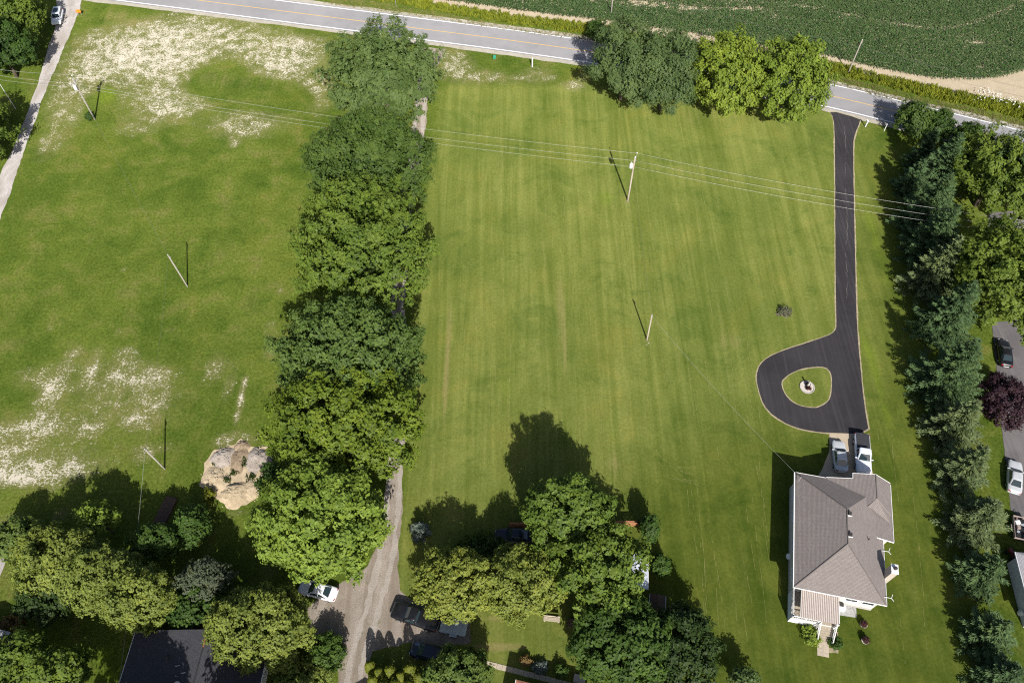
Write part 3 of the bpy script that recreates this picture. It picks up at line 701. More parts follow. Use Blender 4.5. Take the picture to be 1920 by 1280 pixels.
def tree(name, label, cat, x, y, rx, ry, rz, zc, mat, group=None, **kw):
    tree_seed[0] += 1; s = tree_seed[0]
    t = empty(name, (x, y, 0)); tag(t, label, cat, group)
    rx, ry, rz = rx * .97, ry * .97, rz * .98
    V, F, T = crown(rx, ry, rz, zc, s, **kw)
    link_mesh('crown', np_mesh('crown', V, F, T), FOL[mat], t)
    limbs(MB(), zc + rz * .45, max(.06, min(.45, rx * .05)), s, (rx + ry) / 2, 7 if rx > 3 else 4).build('trunk', M_bark, t, True)
    return t
BIG_ = dict(lobes=110, clusters=30, leaves=7, leaf=.50)
# the row along the gravel drive, from the road to the parking area
tree('maple_tree', 'loose grey-green tree at the road end of the gravel drive row', 'tree', -22.19, 114.10, 9.86, 12.12, 6.50, 7.50, 'ash_grey', lobes=120, clusters=26, leaves=7, leaf=.46, rough=.11, lobe_k=.9)
tree('maple_tree', 'dark green dome-shaped tree second from the road in the drive row', 'tree', -22.56, 92.56, 10.66, 10.89, 7.00, 7.50, 'maple_dark', lobes=190, clusters=26, leaves=7, leaf=.40, lobe_k=.95, top_pointed=.25, rough=.08)
tree('maple_tree', 'broad fresh green tree third from the road in the drive row', 'tree', -21.27, 74.56, 10.03, 12.35, 8.00, 8.50, 'maple_green', lobes=150, clusters=30, leaves=7, leaf=.46)
tree('maple_tree', 'broad blue-green tree fourth from the road in the drive row', 'tree', -21.10, 55.85, 10.07, 7.62, 7.50, 8.50, 'maple_blue', lobes=140, clusters=30, leaves=7, leaf=.46)
tree('maple_tree', 'wide yellow-green tree fifth from the road in the drive row', 'tree', -20.57, 45.88, 9.96, 7.55, 7.20, 8.00, 'maple_yellow', lobes=120, clusters=32, leaves=7, leaf=.50, rough=.11)
tree('maple_tree', 'bright lime tree overhanging the white sedan at the drive', 'tree', -21.97, 34.14, 7.61, 6.49, 6.60, 7.50, 'maple_lime', lobes=130, clusters=34, leaves=7, leaf=.48)
# by the road
tree('willow_tree', 'dark feathery willow left of the pair beside the road', 'tree', 19.57, 116.68, 5.72, 7.72, 7.00, 7.50, 'willow', lobes=46, clusters=130, leaves=6, leaf=.30, lobe_k=.92, rough=.11)
tree('willow_tree', 'dark feathery willow right of the pair, touching the lime maples', 'tree', 26.48, 114.10, 4.75, 6.41, 7.00, 7.50, 'willow', lobes=40, clusters=130, leaves=6, leaf=.30, lobe_k=.92, rough=.11)
tree('maple_tree', 'round lime-green maple next to the willows by the road', 'tree', 37.06, 114.46, 6.42, 8.67, 6.60, 7.00, 'road_lime', lobes=110, clusters=34, leaves=6, leaf=.46, lobe_k=.9)
tree('maple_tree', 'round lime-green maple beside the mouth of the black driveway', 'tree', 47.53, 112.62, 6.37, 8.60, 6.60, 7.00, 'road_lime', lobes=110, clusters=34, leaves=6, leaf=.46, lobe_k=.9)
tree('small_tree', 'small dark tree by the road, left of the two at the spruce row head', 'tree', 68.49, 107.38, 2.64, 2.89, 3.20, 3.40, 'maple_dark', lobes=40, clusters=26, leaves=6, leaf=.36)
tree('small_tree', 'small dark tree by the road, just right of its twin', 'tree', 72.39, 106.09, 2.27, 2.92, 2.90, 3.00, 'shade', lobes=40, clusters=24, leaves=6, leaf=.36)
tree('small_tree', 'lone small round tree at the road edge near the right margin', 'tree', 76.97, 103.67, 2.34, 1.99, 2.50, 2.80, 'shade', lobes=36, clusters=24, leaves=6, leaf=.36)
tree('locust_tree', 'light airy green tree behind the spruces at the upper right', 'tree', 75.33, 90.78, 6.98, 8.79, 5.40, 6.50, 'maple_green', lobes=90, clusters=24, leaves=6, leaf=.46, rough=.22, lobe_k=.8)
tree('locust_tree', 'light airy tree at the right margin below the road', 'tree', 80.24, 90.78, 4.99, 6.73, 5.20, 6.50, 'ash_grey', lobes=70, clusters=24, leaves=6, leaf=.46, rough=.2)
tree('maple_tree', 'large fresh green tree above the black parked car at right', 'tree', 69.65, 70.22, 7.49, 8.69, 7.00, 7.50, 'maple_green', lobes=110, clusters=28, leaves=7, leaf=.48, rough=.13)
tree('plum_tree', 'dark purple-leaved plum between spruces and right driveway', 'tree', 65.66, 52.73, 3.13, 4.11, 2.30, 2.60, 'purple', lobes=50, clusters=36, leaves=6, leaf=.30)
# far left, above the white suv
tree('maple_tree', 'green tree overhanging the white off-roader at the upper left', 'tree', -92.36, 132.08, 4.75, 6.41, 5.40, 6.00, 'maple_green', lobes=90, clusters=28, leaves=6, leaf=.46, rough=.13)
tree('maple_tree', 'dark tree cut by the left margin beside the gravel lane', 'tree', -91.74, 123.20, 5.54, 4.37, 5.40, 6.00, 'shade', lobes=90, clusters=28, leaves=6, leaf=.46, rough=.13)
tree('shrub', 'shrub at the left margin below the leaning wire post', 'shrub', -89.68, 109.90, 1.49, 2.01, 1.60, 1.60, 'hedge', lobes=24, clusters=24, leaves=6, leaf=.30)
tree('maple_tree', 'tree at the left margin whose shade falls across the lane verge', 'tree', -88.33, 101.09, 5.76, 7.31, 5.50, 6.00, 'maple_green', lobes=80, clusters=28, leaves=6, leaf=.46, rough=.13)
tree('maple_tree', 'tree rising below the bottom margin that shades the black roof', 'tree', -38.5, 9.0, 6.5, 5.2, 4.6, 10.0, 'maple_green', lobes=80, clusters=28, leaves=6, leaf=.50, rough=.13)
tree('maple_tree', 'tree just outside the bottom margin right of the black roof', 'tree', -26.0, 9.5, 5.5, 4.6, 4.6, 9.0, 'shade', lobes=70, clusters=28, leaves=6, leaf=.50, rough=.13)
# bottom left clump
tree('locust_tree', 'olive tree, leftmost of the clump near the black-roofed house', 'tree', -51.70, 30.07, 5.00, 3.50, 4.40, 5.50, 'olive', lobes=80, clusters=34, leaves=7, leaf=.34)
tree('locust_tree', 'olive tree in the middle of the clump above the black-roofed house', 'tree', -45.41, 27.60, 4.66, 3.26, 4.60, 6.00, 'olive', lobes=80, clusters=34, leaves=7, leaf=.34)
tree('locust_tree', 'olive tree nearest the black roof in the lower left clump', 'tree', -41.15, 25.76, 4.01, 2.98, 4.60, 6.20, 'olive', lobes=70, clusters=34, leaves=7, leaf=.34)
tree('shade_tree', 'dark shaded tree under the olive clump at lower left', 'tree', -53.30, 26.87, 3.55, 2.64, 2.40, 2.80, 'dusk', lobes=50, clusters=26, leaves=6, leaf=.40)
tree('shade_tree', 'blue-green bush at the left margin above the olive clump', 'tree', -59.10, 33.78, 2.81, 2.25, 2.40, 2.60, 'maple_blue', lobes=44, clusters=26, leaves=6, leaf=.36)
tree('sapling', 'small lime sapling lit by sun above the olive clump', 'tree', -49.38, 35.50, 2.17, 1.52, 1.90, 4.20, 'maple_lime', lobes=26, clusters=16, leaves=6, leaf=.40, rough=.2)
tree('pine_tree', 'tall loose tree left of the sand piles', 'tree', -38.86, 35.38, 1.94, 2.61, 2.30, 2.60, 'hedge', lobes=44, clusters=22, leaves=6, leaf=.36, top_pointed=.55, rough=.2)
tree('shrub', 'small golden shrub at the foot of the sand piles', 'shrub', -38.40, 40.04, 0.67, 0.84, 0.70, 0.70, 'cedar', lobes=14, clusters=14, leaves=5, leaf=.24)
tree('shade_tree', 'dark green tree between the olive clump and the tall loose tree', 'tree', -41.95, 32.75, 2.64, 1.85, 2.80, 4.00, 'shade', lobes=44, clusters=26, leaves=6, leaf=.36)
tree('silver_tree', 'silver-grey tree right of the olive clump', 'tree', -34.95, 28.22, 2.69, 2.12, 3.00, 4.00, 'grey', lobes=44, clusters=28, leaves=6, leaf=.32, rough=.13)
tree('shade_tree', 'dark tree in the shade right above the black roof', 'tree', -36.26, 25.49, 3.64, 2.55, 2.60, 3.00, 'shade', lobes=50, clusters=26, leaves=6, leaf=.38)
tree('linden_tree', 'round olive tree overhanging the black roof near the gravel parking', 'tree', -27.45, 22.71, 5.58, 4.36, 4.80, 5.60, 'olive', lobes=110, clusters=38, leaves=7, leaf=.34, rough=.08)
tree('locust_tree', 'feathery green tree in the bottom left corner', 'tree', -53.46, 19.12, 3.56, 2.95, 3.80, 4.60, 'maple_green', lobes=50, clusters=26, leaves=6, leaf=.40, rough=.22)
tree('locust_tree', 'feathery green tree left of the black roof at the bottom margin', 'tree', -48.63, 18.50, 2.87, 2.01, 3.20, 4.20, 'maple_green', lobes=46, clusters=24, leaves=6, leaf=.40, rough=.22)
tree('shrub', 'dark round shrub between linden and gravel at the bottom', 'shrub', -20.77, 21.03, 2.03, 1.94, 1.60, 1.70, 'hedge', lobes=36, clusters=26, leaves=6, leaf=.30)
tree('shrub', 'green shrub at the bottom margin below the round linden', 'shrub', -23.29, 18.05, 3.51, 2.46, 1.60, 1.80, 'olive', lobes=40, clusters=26, leaves=6, leaf=.30)
tree('shade_tree', 'dark bush behind the sand piles at the foot of the lime tree', 'shrub', -30.00, 41.19, 1.61, 2.17, 2.00, 2.20, 'shade', lobes=30, clusters=26, leaves=6, leaf=.34)
# bottom middle group
tree('maple_tree', 'tall fresh green maple casting the long shadow on the mown lawn', 'tree', 6.56, 35.04, 5.32, 3.82, 5.40, 7.20, 'maple_green', lobes=90, clusters=32, leaves=7, leaf=.44)
tree('pine_tree', 'feathery pine-like tree over the blue-white shed', 'tree', 9.74, 29.25, 5.29, 4.92, 5.00, 6.50, 'maple_green', lobes=80, clusters=22, leaves=7, leaf=.46, rough=.2, lobe_k=.82)
tree('locust_tree', 'olive tree over the black pickup at the gravel parking', 'tree', -6.30, 27.67, 5.09, 3.73, 4.00, 4.60, 'olive', lobes=90, clusters=38, leaves=7, leaf=.32, rough=.08)
tree('locust_tree', 'olive tree between the black pickup and the feathery tree', 'tree', 0.73, 27.85, 4.96, 3.97, 4.20, 4.80, 'olive', lobes=90, clusters=38, leaves=7, leaf=.32, rough=.08)
tree('shade_tree', 'dark green tree at the bottom right of the middle group', 'tree', 11.93, 21.32, 5.70, 4.70, 4.00, 4.60, 'shade', lobes=90, clusters=30, leaves=7, leaf=.44)
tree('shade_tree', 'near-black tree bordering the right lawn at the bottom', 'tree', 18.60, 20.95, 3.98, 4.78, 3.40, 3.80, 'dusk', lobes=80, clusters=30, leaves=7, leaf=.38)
tree('chestnut_tree', 'round blue-green tree at the bottom beside the dark blue van', 'tree', -5.89, 18.16, 3.35, 2.66, 2.60, 3.20, 'maple_blue', lobes=44, clusters=54, leaves=7, leaf=.40, rough=.08)
tree('hedge', 'narrow leafy hedge beside the blue-white shed', 'hedge', 17.62, 30.74, 0.82, 1.11, 1.60, 1.60, 'hedge', lobes=40, clusters=22, leaves=6, leaf=.32)
tree('shade_tree', 'thin dark tree at the tip of the hedge by the wooden fence', 'tree', 16.50, 35.11, 0.90, 1.22, 2.20, 2.60, 'shade', lobes=24, clusters=22, leaves=6, leaf=.34)
tree('sapling', 'pale sapling at the bottom margin beside the right lawn', 'tree', 25.28, 17.88, 1.51, 1.06, 1.80, 2.40, 'ash_grey', lobes=22, clusters=18, leaves=5, leaf=.34, rough=.2)
tree('shrub', 'low dark shrubs in shade behind the dark parked car', 'shrub', -3.54, 32.70, 3.22, 2.26, 0.90, 1.00, 'shade', lobes=34, clusters=22, leaves=6, leaf=.30)
tree('shrub', 'rounded green shrub at the end of the garden bed', 'shrub', 5.54, 19.23, 0.60, 0.53, 0.60, 0.60, 'hedge', lobes=16, clusters=18, leaves=5, leaf=.22)
tree('shrub', 'yellow and pink leaved shrub heading the garden bed', 'shrub', 1.50, 20.38, 0.48, 0.42, 0.50, 0.50, 'orange', lobes=16, clusters=18, leaves=5, leaf=.22)
tree('shrub', 'low blue-green hosta planting in the garden bed', 'shrub', 3.12, 19.73, 0.72, 0.55, 0.35, 0.35, 'blue_spruce', lobes=20, clusters=16, leaves=5, leaf=.26)
tree('shrub', 'low dark shrub against the foot of the transformer pole', 'shrub', -74.59, 111.50, 0.57, 0.49, 0.60, 0.60, 'shade', lobes=14, clusters=14, leaves=5, leaf=.24)
tree('shrub', 'orange daylilies along the shed at the left margin', 'shrub', -57.78, 24.36, 1.48, 1.03, 0.50, 0.50, 'orange', lobes=20, clusters=16, leaves=5, leaf=.24)
tree('shrub', 'dark roadside bush in front of the willows', 'shrub', 16.55, 134.39, 1.84, 2.48, 1.60, 1.70, 'shade', lobes=26, clusters=22, leaves=6, leaf=.34)
# hedge of golden cedars at the bottom, each a tapering column
ncedar = [0]
def cedar(x, y, r, h, label, group=None):
    ncedar[0] += 1
    t = empty('cedar', (x, y, 0)); tag(t, label, 'cedar', group)
    rng = np.random.default_rng(900 + ncedar[0]); n = 900
    z = rng.uniform(0, 1, n) ** .85 * h; rr_ = r * np.sqrt(np.clip(1 - (z / h) ** 2.4, 0.02, 1)) * rng.uniform(.82, 1.05, n); a = rng.uniform(0, 6.283, n)
    P = np.stack([rr_ * np.cos(a), rr_ * np.sin(a), z + .1], 1); N = unit(np.stack([np.cos(a), np.sin(a), .45 + z / h], 1) + rng.normal(0, .35, (n, 3)))
    V, F = leaf_quads(P, N, rng.uniform(.2, .36, n), rng)
    link_mesh('crown', np_mesh('crown', V, F, np.repeat(rng.uniform(.1, 1, n), 4)), FOL['cedar'], t)
    MB().tube([(0, 0, 0), (0, 0, h * .85)], [.07, .02], 6).build('trunk', M_bark, t)
rc = random.Random(4)
ORD = ['leftmost', 'second', 'third', 'fourth', 'fifth', 'sixth', 'seventh', 'eighth', 'ninth', 'tenth', 'rightmost']
for i, (x, y) in enumerate(sorted([(-15.58, 19.37), (-14.45, 18.60), (-13.36, 18.82), (-12.10, 18.27), (-11.09, 18.82), (-10.11, 18.16), (-15.08, 17.84), (-12.66, 17.40), (-11.09, 17.19), (-13.85, 17.08), (-9.24, 17.19)])):
    cedar(x, y, rc.uniform(.62, .85), rc.uniform(3.6, 5.0), (ORD[i] + (' golden columnar cedar of the hedge at the bottom' if i in (0, 10) else ' golden columnar cedar from the left in the bottom hedge')), 'golden cedars in the bottom hedge')

# ---- spruces: whorls of drooping branches with needle sprays
def spruce(label, x, y, r, h, mat, group='spruce row between the lawns'):
    tree_seed[0] += 1; rng = np.random.default_rng(tree_seed[0])
    t = empty('spruce_tree', (x, y, 0)); tag(t, label, 'spruce', group)
    Ps, Ns, Ss, Ts, As = [], [], [], [], []
    z = .35; k = 0
    while z < h * .97:
        fr = z / h; R0 = r * 1.06 * (1 - fr) ** .98 * (1.0 if fr > .08 else .85) + .12
        nb = max(4, int(5 + 6 * (1 - fr)))
        for j in range(nb):
            a = 6.283 * (j + .5 * (k % 2)) / nb + rng.normal(0, .18); L = R0 * rng.uniform(.62, 1.28); zz = z + rng.normal(0, .15)
            rise = .28 - .62 * (1 - fr)
            ns = max(3, int(L / .135))
            bt = rng.uniform(0, .35)
            for s_ in range(ns):
                q = .22 + .80 * (s_ + rng.uniform(0, 1)) / ns
                cx = L * q; cz = zz + rise * L * q * .55 + .16 * L * q * q
                wdt = .36 * L * (1.05 - q) + .10
                for side in (-1, 1, 0):
                    off = side * wdt * rng.uniform(.35, 1)
                    px = math.cos(a) * cx - math.sin(a) * off; py = math.sin(a) * cx + math.cos(a) * off
                    Ps.append((px, py, cz + rng.normal(0, .07) - abs(off) * .15))
                    aa = a + side * .75
                    As.append((math.cos(aa), math.sin(aa), .12 + rng.normal(0, .2)))
                    Ns.append((rng.normal(0, .35), rng.normal(0, .35), 1))
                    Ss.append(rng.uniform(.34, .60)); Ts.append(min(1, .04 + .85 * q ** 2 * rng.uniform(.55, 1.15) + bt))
        z += .34 + .16 * rng.uniform(); k += 1
    P, N, S_, T, A = np.array(Ps), unit(np.array(Ns)), np.array(Ss), np.array(Ts), unit(np.array(As))
    b = unit(np.cross(N, A)); s = S_[:, None]
    V = np.stack([P - A * s * .5, P + b * s * .155 + N * .03, P + A * s * .58, P - b * s * .155 + N * .03], 1).reshape(-1, 3); i = np.arange(len(P)) * 4
    F = np.stack([i, i + 1, i + 2, i + 3], 1)
    # dark heart of twigs round the stem
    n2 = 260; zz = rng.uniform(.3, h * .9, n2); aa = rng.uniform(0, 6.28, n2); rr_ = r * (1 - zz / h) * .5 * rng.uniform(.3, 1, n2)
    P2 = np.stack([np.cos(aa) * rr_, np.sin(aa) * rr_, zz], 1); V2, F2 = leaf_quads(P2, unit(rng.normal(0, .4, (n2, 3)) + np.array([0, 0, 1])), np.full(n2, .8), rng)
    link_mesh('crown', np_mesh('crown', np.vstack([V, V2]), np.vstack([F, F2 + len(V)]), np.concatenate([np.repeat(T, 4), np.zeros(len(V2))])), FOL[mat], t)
    MB().tube([(0, 0, -.1), (0, 0, h * .5), (0, 0, h)], [.2, .12, .02], 7).build('trunk', M_bark, t, True)
SPR = [
    ((68.01, 99.21, 2.62, 1.84, 3.00, 4.50), 9.0, 'spruce', 'dark spruce heading the row nearest the road'),
    ((68.55, 94.03, 4.10, 5.46, 3.00, 4.50), 12.5, 'spruce', 'second spruce from the road in the row'),
    ((64.73, 93.41, 3.10, 4.03, 3.00, 3.00), 7.5, 'spruce', 'short spruce leaning over the lawn edge near the road'),
    ((64.29, 85.34, 4.28, 4.97, 3.00, 4.50), 12.5, 'spruce', 'dark green spruce below the crossing of the power lines'),
    ((63.28, 79.16, 4.15, 4.38, 3.00, 4.50), 12.5, 'spruce', 'dark spruce just above the grey-green one'),
    ((62.26, 73.62, 4.36, 4.14, 3.00, 4.50), 12.0, 'spruce_grey', 'grey-green spruce at the upper middle of the row'),
    ((61.43, 65.37, 4.33, 4.34, 3.00, 4.50), 12.5, 'spruce', 'dark spruce beside the large green tree at right'),
    ((58.52, 55.89, 4.56, 4.63, 3.00, 4.50), 12.5, 'spruce', 'wide-armed blue-green spruce left of the purple plum'),
    ((57.70, 48.92, 3.99, 3.50, 3.00, 4.00), 9.5, 'spruce_grey', 'grey-green spruce just below the purple plum'),
    ((56.90, 42.76, 3.33, 2.88, 3.00, 4.00), 9.0, 'spruce_grey', 'grey-green spruce level with the silver car at right'),
    ((56.60, 36.21, 4.12, 3.89, 3.00, 3.60), 8.0, 'spruce_grey', 'broad grey-green spruce below the silver car at right'),
    ((54.86, 29.52, 3.34, 2.96, 3.00, 3.40), 7.5, 'spruce', 'spruce beside the grey house at the right margin'),
    ((53.70, 22.85, 3.21, 2.63, 3.00, 3.20), 7.0, 'spruce', 'round blue-green spruce below the grey house'),
    ((53.27, 18.16, 3.12, 2.35, 3.00, 3.20), 7.0, 'spruce', 'lowest spruce of the row at the bottom right corner'),
]
for (x, y, rx, ry, rz, zc), h, mat, lab in SPR:
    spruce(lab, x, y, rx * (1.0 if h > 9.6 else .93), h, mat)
(x, y, rx, ry, rz, zc) = (-11.33, 35.45, 1.11, 1.35, 1.00, 1.00); spruce('small pale blue spruce alone beside the gravel drive', x, y, rx, 2.6, 'blue_spruce', None)

# ------------------------------------------------------------------ poles and wires
M_pole = simple('weathered pole wood', (.36, .33, .29), .9, .25, 5.0, bump=.4)
M_pole_b = simple('newer pole wood', (.42, .36, .30), .9, .2, 5.0, bump=.4)
M_metal = simple('galvanised metal', (.55, .56, .57), .4, .12, 6.0, .6, .5)
M_porc = simple('white porcelain', (.75, .76, .76), .3, .08)
M_trans = paint('pale grey transformer paint', (.66, .68, .70), .35, 0, .2)
M_wire = simple('bare aluminium wire', (.62, .62, .58), .45, .1, 2.0, .3)
M_wire_d = simple('dark service cable', (.13, .14, .13), .6, .2)
M_wire_g = simple('grey service cable', (.34, .36, .34), .6, .2)
def pole(label, xy, h, r=.14, arm=None, transformer=None, top_pin=False, mat=None, lean=(0, 0), bracket=True):
    p = empty('utility_pole', (xy[0], xy[1], 0)); tag(p, label, 'utility pole')
    MB().tube([(0, 0, -.3), (lean[0] * .5, lean[1] * .5, h * .5), (lean[0], lean[1], h)], [r, r * .88, r * .70], 10).build('shaft', mat or M_pole, p, True)
    MB().lathe([(r * .72, 0), (r * .78, .04), (r * .3, .12)], (lean[0], lean[1], h), 10).build('cap', M_metal, p)
    if arm:
        L, a, z = arm; c, s = math.cos(a), math.sin(a)
        cr_ = MB().box((lean[0], lean[1] - .0, z), (L, .11, .13), a).build('crossarm', mat or M_pole, p)
        for q in (-.46, .46, 0):
            if q == 0 and not top_pin: continue
            MB().lathe([(.03, 0), (.035, .08), (.075, .1), (.08, .15), (.05, .17), (.065, .22), (.03, .26)], (lean[0] + c * L * q, lean[1] + s * L * q, z + .06), 10).build('insulator', M_porc, cr_, True)
    if top_pin:
        MB().tube([(lean[0] + .16, lean[1], h - .5), (lean[0] + .18, lean[1], h + .75)], .035, 6).build('pole_top_pin', M_metal, p)
        MB().lathe([(.03, 0), (.08, .06), (.085, .14), (.05, .18), (.03, .24)], (lean[0] + .18, lean[1], h + .75), 10).build('insulator', M_porc, p, True)
    if transformer:
        tx, ty, tz = transformer
        t = MB().lathe([(.20, 0), (.25, .04), (.27, .12), (.27, .78), (.24, .86), (.1, .92)], (tx, ty, tz), 16).build('transformer', M_trans, p, True)
        MB().lathe([(.04, 0), (.06, .1), (.04, .2), (.055, .28), (.02, .34)], (tx - .08, ty, tz + .9), 8).build('bushing', M_porc, t, True)
        MB().box((tx * .5, ty * .5, tz + .25), (abs(tx) + .06, .1, .08), math.atan2(ty, tx)).build('bracket', M_metal, t)
        MB().box((tx * .5, ty * .5, tz + .62), (abs(tx) + .06, .1, .08), math.atan2(ty, tx)).build('bracket', M_metal, t)
    if bracket:
        MB().box((lean[0] * .9 + r, lean[1] * .9, h * .93), (.12, .1, .3)).build('cable_clamp', M_metal, p)
    return p
pA = (-48.94, 74.08); pB = (18.91, 91.83); pC = (19.44, 64.36); pD = (-73.91, 111.50); pE = (-45.11, 44.18); pF = (62.57, 124.34); pH = (19.59, 141.86)
pole('bare pole alone in the middle of the left field', pA, 7.0, .12, lean=(-.55, .25))
pole('pole with white transformer standing on the mown lawn', pB, 9.4, .15, None, (-.42, -.1, 7.3), True, M_pole_b)
pole('short pole on the mown lawn below the transformer pole', pC, 5.8, .12, mat=M_pole_b, lean=(-.1, .2))
pole('pole with crossarm and grey transformer in the sandy upper left field', pD, 8.4, .15, (1.9, 1.15, 8.0), (-.1, -.42, 6.7), True)
pole('weathered pole near the sand piles at lower left', pE, 6.0, .12, lean=(-.3, -.15))
pole('leaning pole between the weeds and the corn at upper right', pF, 7.0, .13, lean=(.1, 0))
pole('pole at the top margin between the road weeds and corn', pH, 8.0, .13)
pR = (78.70, 77.78)
pole('pole among the trees right of the spruce row', pR, 9.4, .15, (1.9, 1.3, 9.0), None, False)
pL = (-101.76, 116.97)
pole('pole of the power line left of the gravel lane', pL, 8.6, .15, (1.9, 1.4, 8.2), None, False)
def wire(label, a, b, sag, r=.012, mat=None, n=22, name='power_line'):
    pts = []
    for i in range(n + 1):
        t = i / n; pts.append((a[0] + (b[0] - a[0]) * t, a[1] + (b[1] - a[1]) * t, a[2] + (b[2] - a[2]) * t - sag * 4 * t * (1 - t)))
    o = MB().tube(pts, r, 5).build(name, mat or M_wire, None, True)
    return tag(o, label, 'wire')
Z = lambda p, z, dx=0, dy=0: (p[0] + dx, p[1] + dy, z)
wire('top power line from the transformer pole left to the sandy field pole', Z(pD, 8.9, .3, .7), Z(pB, 10.2, .18), 1.2)
wire('middle power line left of the lawn transformer pole', Z(pD, 7.6, .1), Z(pB, 8.7, -.05), 1.2)
wire('lowest power line left of the lawn transformer pole', Z(pD, 7.0, .1), Z(pB, 7.4, -.1), 1.2)
wire('top power line crossing the black driveway', Z(pB, 10.2, .18), Z(pR, 9.5), 1.0)
wire('middle power line crossing the black driveway', Z(pB, 8.7, .15), Z(pR, 8.1), 1.0)
wire('lowest power line crossing the black driveway', Z(pB, 7.4, .15), Z(pR, 6.8), 1.0)
wire('upper wire running off left over the gravel lane', Z(pD, 8.9, .3, .7), Z(pL, 9.0), .8)
wire('middle wire running off left over the gravel lane', Z(pD, 8.3, -.3, -.7), Z(pL, 8.3), .8)
wire('low wire running off left over the gravel lane', Z(pD, 7.0), Z(pL, 7.0), .8)
wire('thin cable between the transformer pole and the short lawn pole', Z(pB, 7.0), Z(pC, 5.7, -.1, .2), .5, .011, M_wire_d, name='service_cable')
HOUSE_O = (32.23, 27.68)
wire('thin service cable from the short lawn pole to the brown-roofed house', Z(pC, 5.6, -.1, .2), (*(35.09, 41.96), 3.85), .6, .009, M_wire_g, name='service_cable')
wire('dark cable from the crossarm pole to the bare field pole', Z(pD, 6.6), Z(pA, 6.8, -.55, .25), .6, .013, M_wire_d, name='service_cable')
wire('dark cable from the bare field pole to the pole by the sand piles', Z(pA, 6.8, -.55, .25), Z(pE, 5.8, -.3, -.15), .5, .010, M_wire_d, name='service_cable')
wire('service cable from the sand-pile pole down to the black-roofed house', Z(pE, 5.8, -.3, -.15), (*(-42.17, 16.91), 3.5), .4, .013, M_wire_g, name='service_cable')
wire('dark telephone cable over the corn edge at upper right', Z(pH, 6.2), Z(pF, 5.6), .5, .016, M_wire_d, name='telephone_cable')
wire('dark telephone cable running right from the leaning pole', Z(pF, 5.6, .08), (118.0, 101.0, 6.0), .6, .016, M_wire_d, name='telephone_cable')
tag(MB().tube([(*(-88.84, 114.20), -.1), (*(-90.42, 116.25), 4.5)], .05, 6).build('guy_post', M_metal), 'slanting guy post at the left margin beside the gravel lane', 'post')

# ------------------------------------------------------------------ soil and sand piles
from mathutils import noise as mnoise
def pile(label, u, mat, rx, ry, h, rz, seed, rough=.12):
    """a tipped heap: slumped, lumpy, with clods that have rolled down"""
    rng = random.Random(seed); n, m = 44, 18
    t = empty('soil_pile', (u[0], u[1], .02), rz); tag(t, label, 'soil pile')
    vs, fs = [], []
    ph = [rng.uniform(0, 6.28) for _ in range(6)]
    def rad(a): return 1 + .10 * math.sin(2 * a + ph[0]) + .08 * math.sin(3 * a + ph[1]) + .06 * math.sin(5 * a + ph[2]) + .04 * math.sin(9 * a + ph[4])
    for j in range(m + 1):
        tt = j / m
        for k in range(n):
            a = 6.283 * k / n; rr_ = rad(a) * (1 - tt) if j < m else .0
            x, y = rx * rr_ * math.cos(a), ry * rr_ * math.sin(a)
            q = Vector((x * 1.6, y * 1.6, seed * 3.1)); f = mnoise.fractal(q, 1.0, 2.0, 4)
            z = h * .66 * (1 - (1 - tt) ** 1.7) + (f * .13 * h + mnoise.noise(q * 4) * .05) * min(1, tt * 4)
            vs.append((x, y, max(z, -.02) - (.04 if j == 0 else 0)))
    for j in range(m):
        for k in range(n):
            k2 = (k + 1) % n; fs.append((j * n + k, j * n + k2, (j + 1) * n + k2, (j + 1) * n + k))
    MB().add(vs, fs).build('heap', mat, t, True)
    cl = MB()
    for k in range(70):
        a = rng.uniform(0, 6.28); d = rng.uniform(.25, 1.12); x, y = rx * d * math.cos(a), ry * d * math.sin(a); s = rng.uniform(.03, .11)
        z = h * .66 * (1 - min(1, d) ** 1.7) + .03
        cl.box((x, y, z), (s * 1.3, s, s * .8), rng.uniform(0, 3), .7)
    o = cl.build('clods', mat, t); o['kind'] = 'stuff'
    return t
def heap_mat(name, c0, c1, lump=3.0):
    b = NB(name); p = b.pos(); n = b.noise(p, .9, 4, .6); n2 = b.noise(p, lump, 5, .75); n3 = b.noise(p, 11, 3, .7)
    c = b.mix(b.ramp(b.math('ADD', b.math('MULTIPLY', n, .5), b.math('MULTIPLY', n2, .5)), .34, .66), c0, c1)
    sp = b.ramp(n3, .66, .74)
    c = b.mix(b.math('MULTIPLY', sp, .7), c, tuple(x * .25 for x in c0))
    b.bump(b.math('ADD', n2, b.math('MULTIPLY', n3, .5)), .7, .14)
    return b.done(c, .95, 0, .1)
M_sandpile = heap_mat('beige sand', (.40, .32, .21), (.56, .465, .325), 2.0)
M_greypile = heap_mat('grey crushed stone', (.28, .24, .205), (.46, .41, .36), 5.0)
M_brownpile = heap_mat('brown compost', (.22, .165, .11), (.38, .30, .21), 4.0)
tag(sheet('sand_apron', ragged([(-40.08, 44.94), (-39.25, 46.94), (-36.68, 47.49), (-36.03, 48.51), (-34.55, 47.41), (-31.84, 47.25), (-31.02, 44.03), (-31.28, 40.70), (-32.60, 39.76), (-33.55, 39.05), (-35.01, 38.90), (-36.61, 39.48), (-38.14, 40.34), (-39.89, 42.17)], .4, .18, 21), .016, M_sandpile), kind='structure')
pile('grey stone pile, left of the two grey ones', (-37.87, 45.71), M_greypile, 1.45, 1.6, 1.0, .1, 1)
pile('brown compost pile between the two grey stone piles', (-35.71, 45.40), M_brownpile, 1.15, 2.0, .8, .1, 2, .2)
pile('small reddish soil pile at the back of the heaps', (-35.61, 47.41), M_brownpile, .95, .8, .7, 0, 3, .2)
